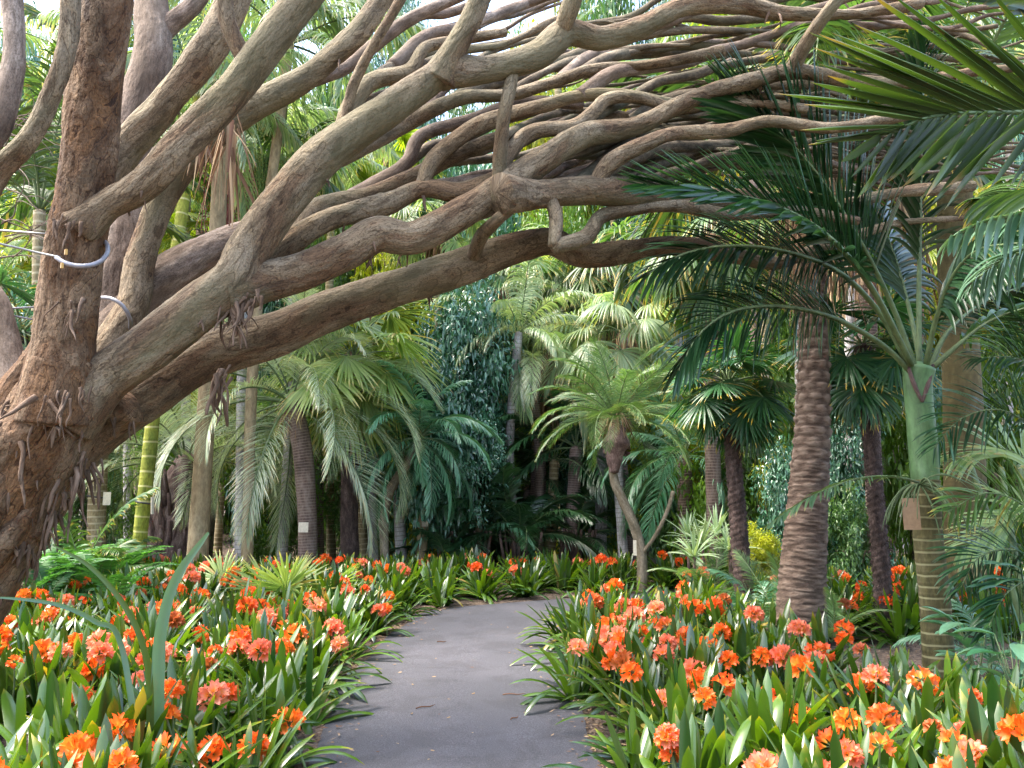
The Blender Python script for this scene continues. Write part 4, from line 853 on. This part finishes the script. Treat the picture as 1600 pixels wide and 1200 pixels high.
# understorey feather clumps
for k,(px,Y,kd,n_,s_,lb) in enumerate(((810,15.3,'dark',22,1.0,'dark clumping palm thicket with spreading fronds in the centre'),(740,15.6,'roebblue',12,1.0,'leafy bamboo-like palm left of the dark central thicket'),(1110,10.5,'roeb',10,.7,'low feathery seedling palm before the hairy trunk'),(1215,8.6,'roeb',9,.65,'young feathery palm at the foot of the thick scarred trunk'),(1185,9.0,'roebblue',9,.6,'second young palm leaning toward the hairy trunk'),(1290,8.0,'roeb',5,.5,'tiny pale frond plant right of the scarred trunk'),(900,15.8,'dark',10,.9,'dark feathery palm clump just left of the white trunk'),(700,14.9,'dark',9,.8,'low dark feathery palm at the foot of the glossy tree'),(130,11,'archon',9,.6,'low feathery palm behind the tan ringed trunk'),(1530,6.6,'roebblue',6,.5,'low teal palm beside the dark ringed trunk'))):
    b=at(px,800,Y); b[2]=0; rt=root('clumping_palm',tuple(b),lb,'palm'); crown(rt,(0,0,.05 if s_<.9 else .5),kd,n_,s_,k+5,emin=20 if s_<.9 else 5,emax=85)
    if s_>=.9:
        mb=MB()
        for j in range(16): a=rs.normal(size=2)*.2; tube(mb,[(a[0],a[1],0),(a[0]*1.5,a[1]*1.5,.7)],[.03,.025],6,.2)
        link('canes',mb.mesh('canes',MBk['stubs']),rt)
# silver dracaena rosettes
def rosette(n,L,W,seed,e=(10,80),dr=.6,prof='lance',z=0):
    r_=np.random.RandomState(seed); mb=MB(); a=np.arange(n)*2.399+r_.normal(size=n)*.2; el=np.radians(np.linspace(e[1],e[0],n)+r_.normal(size=n)*6)
    D=np.stack([np.cos(a)*np.cos(el),np.sin(a)*np.cos(el),np.sin(el)],1); S=np.stack([-np.sin(a),np.cos(a),0*a],1)
    blades(mb,np.tile([0,0,z],(n,1))+D*.01,D,S,L*r_.uniform(.8,1.1,n),W,np.array([0,0,-1.])*dr,prof,7,.3,0,r_.rand(n)); return mb
rosm=rosette(26,.42,.035,3).mesh('leaves',ML['silver'])
for k,(px,py,Y,zz) in enumerate(((1098,850,11.,.75),(1120,835,11.3,.9),(1085,870,10.6,.55),(1140,860,10.8,.65),(1075,840,12,.8))):
    b=at(px,py,Y); z=b[2]; b[2]=0; rt=root('dracaena',tuple(b),'silvery rosette plant on a short cane before the ringed brown trunk','plant','silvery rosette plants'); mb=MB(); tube(mb,[(0,0,0),(0,0,max(z,.3))],[.02,.018],6,.1); link('stem',mb.mesh('stem',MBk['stubs']),rt); link('leaves',rosm,rt,(0,0,max(z,.3)),(0,0,k))
# ferns left
fm=[]
for j,e in enumerate((65,35,15)):
    fm.append(rachis_frond(arc(.75,e,70,8),.005,.11,.022,34,.3,.1,a0=80,a1=50,start=.1,seed=j,n=3).mesh('frond',[ML['fern'],MBk['petiole']]))
for k in range(34):
    px=rs.uniform(20,195); Y=rs.uniform(8.6,12.4); b=at(px,900,Y); b[2]=0
    rt=root('fern',tuple(b),'feathery green fern at the foot of the palms behind the left bed','fern','ferns behind the left bed')
    for j in range(11): link('frond',fm[j%3],rt,(0,0,.25),(0,0,j*2.4+k),(rs.uniform(.8,1.2),)*3)
# broad leaved plant at right
for k,(px,py,Y,lb) in enumerate(((1530,1085,5.6,'broad leaved green plant on the mulch beside the dark ringed trunk'),(1590,1095,5.2,'broad leaved plant at the right edge, nearest the camera'))):
    b=at(px,py,Y); b[2]=0; mb=MB(); n_=20; r_=np.random.RandomState(k); P=[];D=[]
    for j in range(n_):
        a=r_.rand()*6.28; z=r_.uniform(.15,.65); P.append((math.cos(a)*.1,math.sin(a)*.1,z)); D.append((math.cos(a),math.sin(a),r_.uniform(.0,.9)))
        tube(mb,[(0,0,z*.4),P[-1]],[.004,.004],4,.2,mat=1)
    P=np.array(P);D=nrm(np.array(D)); S=np.cross(D,[0,0,1.]); blades(mb,P,D,S,.24,.095,np.array([0,0,-.7]),'lance',7,.25)
    clump('broadleaf_plant',lb,b,mb,[ML['roebblue'],MBk['petiole']],'plant')
# three long strap leaves near the camera at left
b=at(238,1075,4.15); b[2]=0; rt=root('strap_leaf_plant',tuple(b),'tall plant with three long arching strap leaves rising above the left flower bed','plant')
for P,w_,mt in (([(244,1130,4.15),(247,1060,4.1),(252,985,4.05),(275,905,4.0),(326,832,3.9)],.066,'nearblue'),([(235,1100,4.1),(224,1010,4.05),(190,940,4.0),(140,885,3.95),(82,851,3.9)],.034,'near'),([(190,1010,4.2),(150,972,4.1),(100,948,4.0),(50,938,3.9),(-10,933,3.8)],.03,'nearblue')):
    Q,_=spline([b]+[at(*p) for p in P],[1]*(len(P)+1),.03); T=nrm(np.gradient(Q,axis=0)); S=nrm(np.cross(T,[.35,-1,.3])); n=len(Q); t=np.linspace(0,1,n); ww=w_*.5*(PROF['strap'](t*.98)*np.clip(1.15-t*.55,0,1))[:,None]; U=np.cross(S,T)
    V=np.stack([Q-S*ww+U*ww*.3,Q-U*ww*.15,Q+S*ww+U*ww*.3],1).reshape(-1,3); i=np.arange(n-1)[:,None]*3+np.arange(2)[None]; mb=MB(); mb.add(V,np.stack([i,i+1,i+4,i+3],-1),0,.5,np.repeat(t*.8,3)); link('leaf',mb.mesh('leaf',ML[mt],off=b),rt)
# bare pale twigs at upper left
b=at(-40,400,7.5); b[2]=0; rt=root('bare_shrub',tuple(b),'leafless shrub with thin pale twigs behind the leaning trunk at the left','shrub'); mb=MB(); r_=np.random.RandomState(3)
tube(mb,[b,at(-30,700,7.5),at(-20,450,7.4)],[.03,.02,.015],6,.1)
for k in range(16):
    p=at(r_.uniform(-20,20),r_.uniform(180,420),7.3); d=nrm(np.array([1,r_.normal()*.3,r_.uniform(-.5,.9)])); q=[p]
    for j in range(5): p=p+d*.13; d=nrm(d+r_.normal(size=3)*.35); q.append(p)
    tube(mb,q,[.008,.007,.005,.004,.003,.002],5,.05)
    p=q[2]; d=nrm(r_.normal(size=3)*.5+[1,0,.2]); q2=[p]
    for j in range(3): p=p+d*.1; d=nrm(d+r_.normal(size=3)*.4); q2.append(p)
    tube(mb,q2,[.005,.004,.003,.002],5,.05)
link('twigs',mb.mesh('twigs',MBk['pale'],off=b),rt)
# ---------------- clivia ----------------
def clivia_mb(seed,nf=3,nl=11,L=.56,W=.06):
    r_=np.random.RandomState(seed); mb=MB(); P=[];D=[];S=[];Ls=[];G=[]
    for f in range(nf):
        o=np.array([r_.normal()*.07,r_.normal()*.07,0]); az=r_.rand()*3.14
        for j in range(nl):
            sg=1 if j%2 else -1; t=j/nl; el=R(84-t*66+r_.normal()*7); a=az+(0 if sg>0 else math.pi)+r_.normal()*.28
            D.append([math.cos(a)*math.cos(el),math.sin(a)*math.cos(el),math.sin(el)]); P.append(o+[math.cos(a)*.012*j*.4,math.sin(a)*.012*j*.4,.0])
            S.append([-math.sin(a),math.cos(a),0]); Ls.append(L*r_.uniform(.75,1.12)*(.92+.2*t)); G.append([0,0,-(.5+1.2*t)*r_.uniform(.6,1.3)])
    blades(mb,P,D,S,np.array(Ls),W*r_.uniform(.8,1.15,len(P)),np.array(G),'strap',9,.28,0,r_.rand(len(P))); return mb
def head_mb(seed,nfl=15,R0=.075):
    r_=np.random.RandomState(seed); mb=MB(); i=np.arange(nfl)+.5; ph=np.arccos(1-1.25*i/nfl); th=i*2.399+r_.rand()*6
    A=nrm(np.stack([np.cos(th)*np.sin(ph),np.sin(th)*np.sin(ph),np.cos(ph)],1)+r_.normal(size=(nfl,3))*.12)
    base=A*.032; P=[];D=[];S=[];G=[]
    for k in range(nfl):
        a=A[k]; u=nrm(np.cross(a,[.3,.2,1.])); v=np.cross(a,u)
        for j in range(6):
            q=j*math.pi/3+r_.normal()*.1; o=u*math.cos(q)+v*math.sin(q); P.append(base[k]+o*.003); D.append(a+o*.18); S.append(np.cross(a,o)); G.append(o*(1.0 if j%2 else 1.3))
        tube(mb,[(0,0,0),base[k]],[.0025,.004],4,.1,mat=1,rnd=.6)
    n_=len(P); blades(mb,P,D,S,R0*r_.uniform(.85,1.1,n_),.031*(1-.2*(np.arange(n_)%2)),np.array(G),'petal',5,-.25,0,np.repeat(r_.rand(nfl),6)); 
    tube(mb,[(0,0,-.45),(.01,0,-.2),(0,0,0)],[.009,.008,.007],6,.1,mat=1,rnd=.5); return mb
CM=[clivia_mb(s,4+s%2,10+s%3).mesh('leaves',ML['clivia']) for s in range(9)]
HM=[head_mb(s,(13+s%5) if s not in (2,5) else 7,.075 if s not in (5,) else .055).mesh('flower_head',[MP[s%3],MBk['petiole']]) for s in range(9)]
pts=[]
def okpt(x,y,d): return all((x-a)**2+(y-b)**2>d*d for a,b,_ in pts)
def try_region(fn,x0,x1,y0,y1,d,zone,n=6000):
    r_=np.random.RandomState(len(zone)+3)
    for _ in range(n):
        x=r_.uniform(x0,x1); y=r_.uniform(y0,y1); px=800+F*x/y
        if px<-90 or px>1690: continue
        if fn(x,y) and okpt(x,y,d+.012*y*0): pts.append((x,y,zone))
def lefted(y): # path left edge x at y (first leg)
    return np.interp(y,LE[:90,1],LE[:90,0])
def leftf(x,y): return y<12.6 and x<0 and pathdist(x,y)>.16 and x<np.interp(y,[2,4.4,5.5,7.5,9.2,9.9,12.6],[-.75,-.95,-1.0,-1.0,-1.15,-1.25,-1.6]) and not (x<-2.3 and 4.<y<5.4 and x>-4.2)
def rightf(x,y): return pathdist(x,y)>.14 and x>.35 and x<np.interp(y,[2,4.2,5.2,6.5,8,9.3],[2.2,3.2,2.6,2.25,2.0,1.9]) and y<9.1 
def rearf(x,y): return pathdist(x,y)>.2 and y>9.9+0.0*x
def patchf(x,y): return pathdist(x,y)>.2
try_region(leftf,-7.8,-.5,2.0,12.4,.385,'left')
try_region(rightf,.3,3.3,2.0,9.2,.39,'right')
try_region(rearf,-1.9,7.,10.1,13.4,.5,'rear bed')
try_region(lambda x,y:patchf(x,y) and y<9.9,3.1,6.2,8.4,9.9,.5,'far right patch',1500)
pts.sort(key=lambda p:p[0]**2+p[1]**2)
print('clivia',len(pts))
ZL={'left':('orange flowering clivia clump in the bed left of the path','clivias in the left bed'),
 'right':('orange flowering clivia clump in the bed right of the path','clivias in the right bed'),
 'rear bed':('clivia clump in the rear bed along the far bend of the path','clivias in the rear bed'),
 'far right patch':('clivia clump on the far side of the scarred palm trunk at the right','clivias behind the right palms')}
rest=MB(); r_=np.random.RandomState(5)
for k,(x,y,zone) in enumerate(pts):
    dens={'left':.95,'right':1.0,'rear bed':.8,'far right patch':.7}[zone]; edge=pathdist(x,y)
    s=r_.uniform(.88,1.12)*(.92 if edge<.35 else 1.); nh=r_.choice([0,1,1,2],p=[1-.8*dens if dens<1 else .2,.3,.3,.2] if False else None) if False else (0 if r_.rand()>dens*.97 else r_.choice([1,2,3,4] if 4.5<y<9.5 else [1,2,2,3]))
    if edge<.32 and r_.rand()<.6: nh=0
    if k<296:
        rt=root('clivia',(x,y,0),ZL[zone][0],'clivia',ZL[zone][1])
        # lean towards the path at the edge
        rz=r_.rand()*6.28
        link('leaves',CM[r_.randint(len(CM))],rt,(0,0,0),(0,0,rz),(s,s,s))
        for h in range(nh):
            a=r_.rand()*6.28; hz=r_.uniform(.29,.45)*s; hs=r_.uniform(.6,1.0); hi=r_.randint(len(HM))
            link('flower_head',HM[hi],rt,(math.cos(a)*.17,math.sin(a)*.17,hz),(r_.normal()*.18,r_.normal()*.18,r_.rand()*6),(hs,)*3)
    else:
        mbx=clivia_mb(r_.randint(99),2,8); rest.merge(mbx,None,(x,y,0))
if rest.V: tag(link('clivia_bed',rest.mesh('clivia_bed',ML['clivia'])),'strap-leaved clivia foliage receding at the back of the beds','ground cover',kind='stuff')
# ---------------- litter ----------------
def litter_leaf(seed,L=.05,W=.018):
    mb=MB(); r_=np.random.RandomState(seed); blades(mb,[(0,0,.006)],[(1,0,.12)],[(0,1,.1)],L,W,np.array([r_.normal()*.3,r_.normal()*.5,-.25]),'lance',5,.4); return mb.mesh('fallen_leaf',ML['dead'])
LF=[litter_leaf(s) for s in range(4)]
r_=np.random.RandomState(8); cnt=0
while cnt<70:
    x=r_.uniform(-1.4,1.3); y=r_.uniform(3.3,10.5)
    if not inpoly(x,y,PATHPOLY): continue
    e=pathdist(x,y)
    if e<-.35 and r_.rand()<.45: continue
    o=link('fallen_leaf',LF[cnt%4],None,(x,y,.024),(0,0,r_.rand()*6),(r_.uniform(.3,.9),)*3); tag(o,'small dry brown leaf lying on the asphalt','leaf','dry leaves on the path'); cnt+=1
for px,py,L,rz,lb in ((665,1112,.14,.5,'pale curled leaf strip lying left of centre on the path'),(803,1092,.16,.05,'reddish brown twig lying across the path centre'),(804,1130,.07,.8,'short dark twig near the bottom of the path'),(690,1008,.09,-.1,'thin brown twig far along the path')):
    g=ground(px,py); mb=MB(); tube(mb,[(-L/2,0,.03),(-L*.2,.008,.034),(L*.2,-.006,.032),(L/2,.004,.038)],[.004,.005,.004,.002],6,.02); o=link('twig',mb.mesh('twig',ML['dead']),None,tuple(g),(0,0,rz)); tag(o,lb,'twig')
mb=MB(); n=9000; P=[]
E=np.vstack([LE[:110],RE[:110]])
for k in range(n):
    if k<5000: e=E[r_.randint(len(E))]; q=e+r_.normal(size=2)*.13
    else: q=np.array([r_.uniform(1.5,7),r_.uniform(4.5,10.5)])
    P.append((q[0],q[1],.026 if inpoly(q[0],q[1],PATHPOLY) else .012))
P=np.array(P); keep=[not inpoly(p[0],p[1],PATHPOLY) or r_.rand()<.25 for p in P]; P=P[keep]; n=len(P); a=r_.rand(n)*6.28
blades(mb,P,np.stack([np.cos(a),np.sin(a),r_.normal(size=n)*.15],1),np.stack([-np.sin(a),np.cos(a),r_.normal(size=n)*.3],1),r_.uniform(.02,.06,n),r_.uniform(.006,.016,n),np.array([0,0,.1]),'lance',2,0)
tag(link('leaf_litter',mb.mesh('leaf_litter',ML['dead'])),'brown leaf litter and bark chips along the bed edges','leaf litter',kind='stuff')
# keep every mesh lean
print('objects',len(bpy.data.objects))
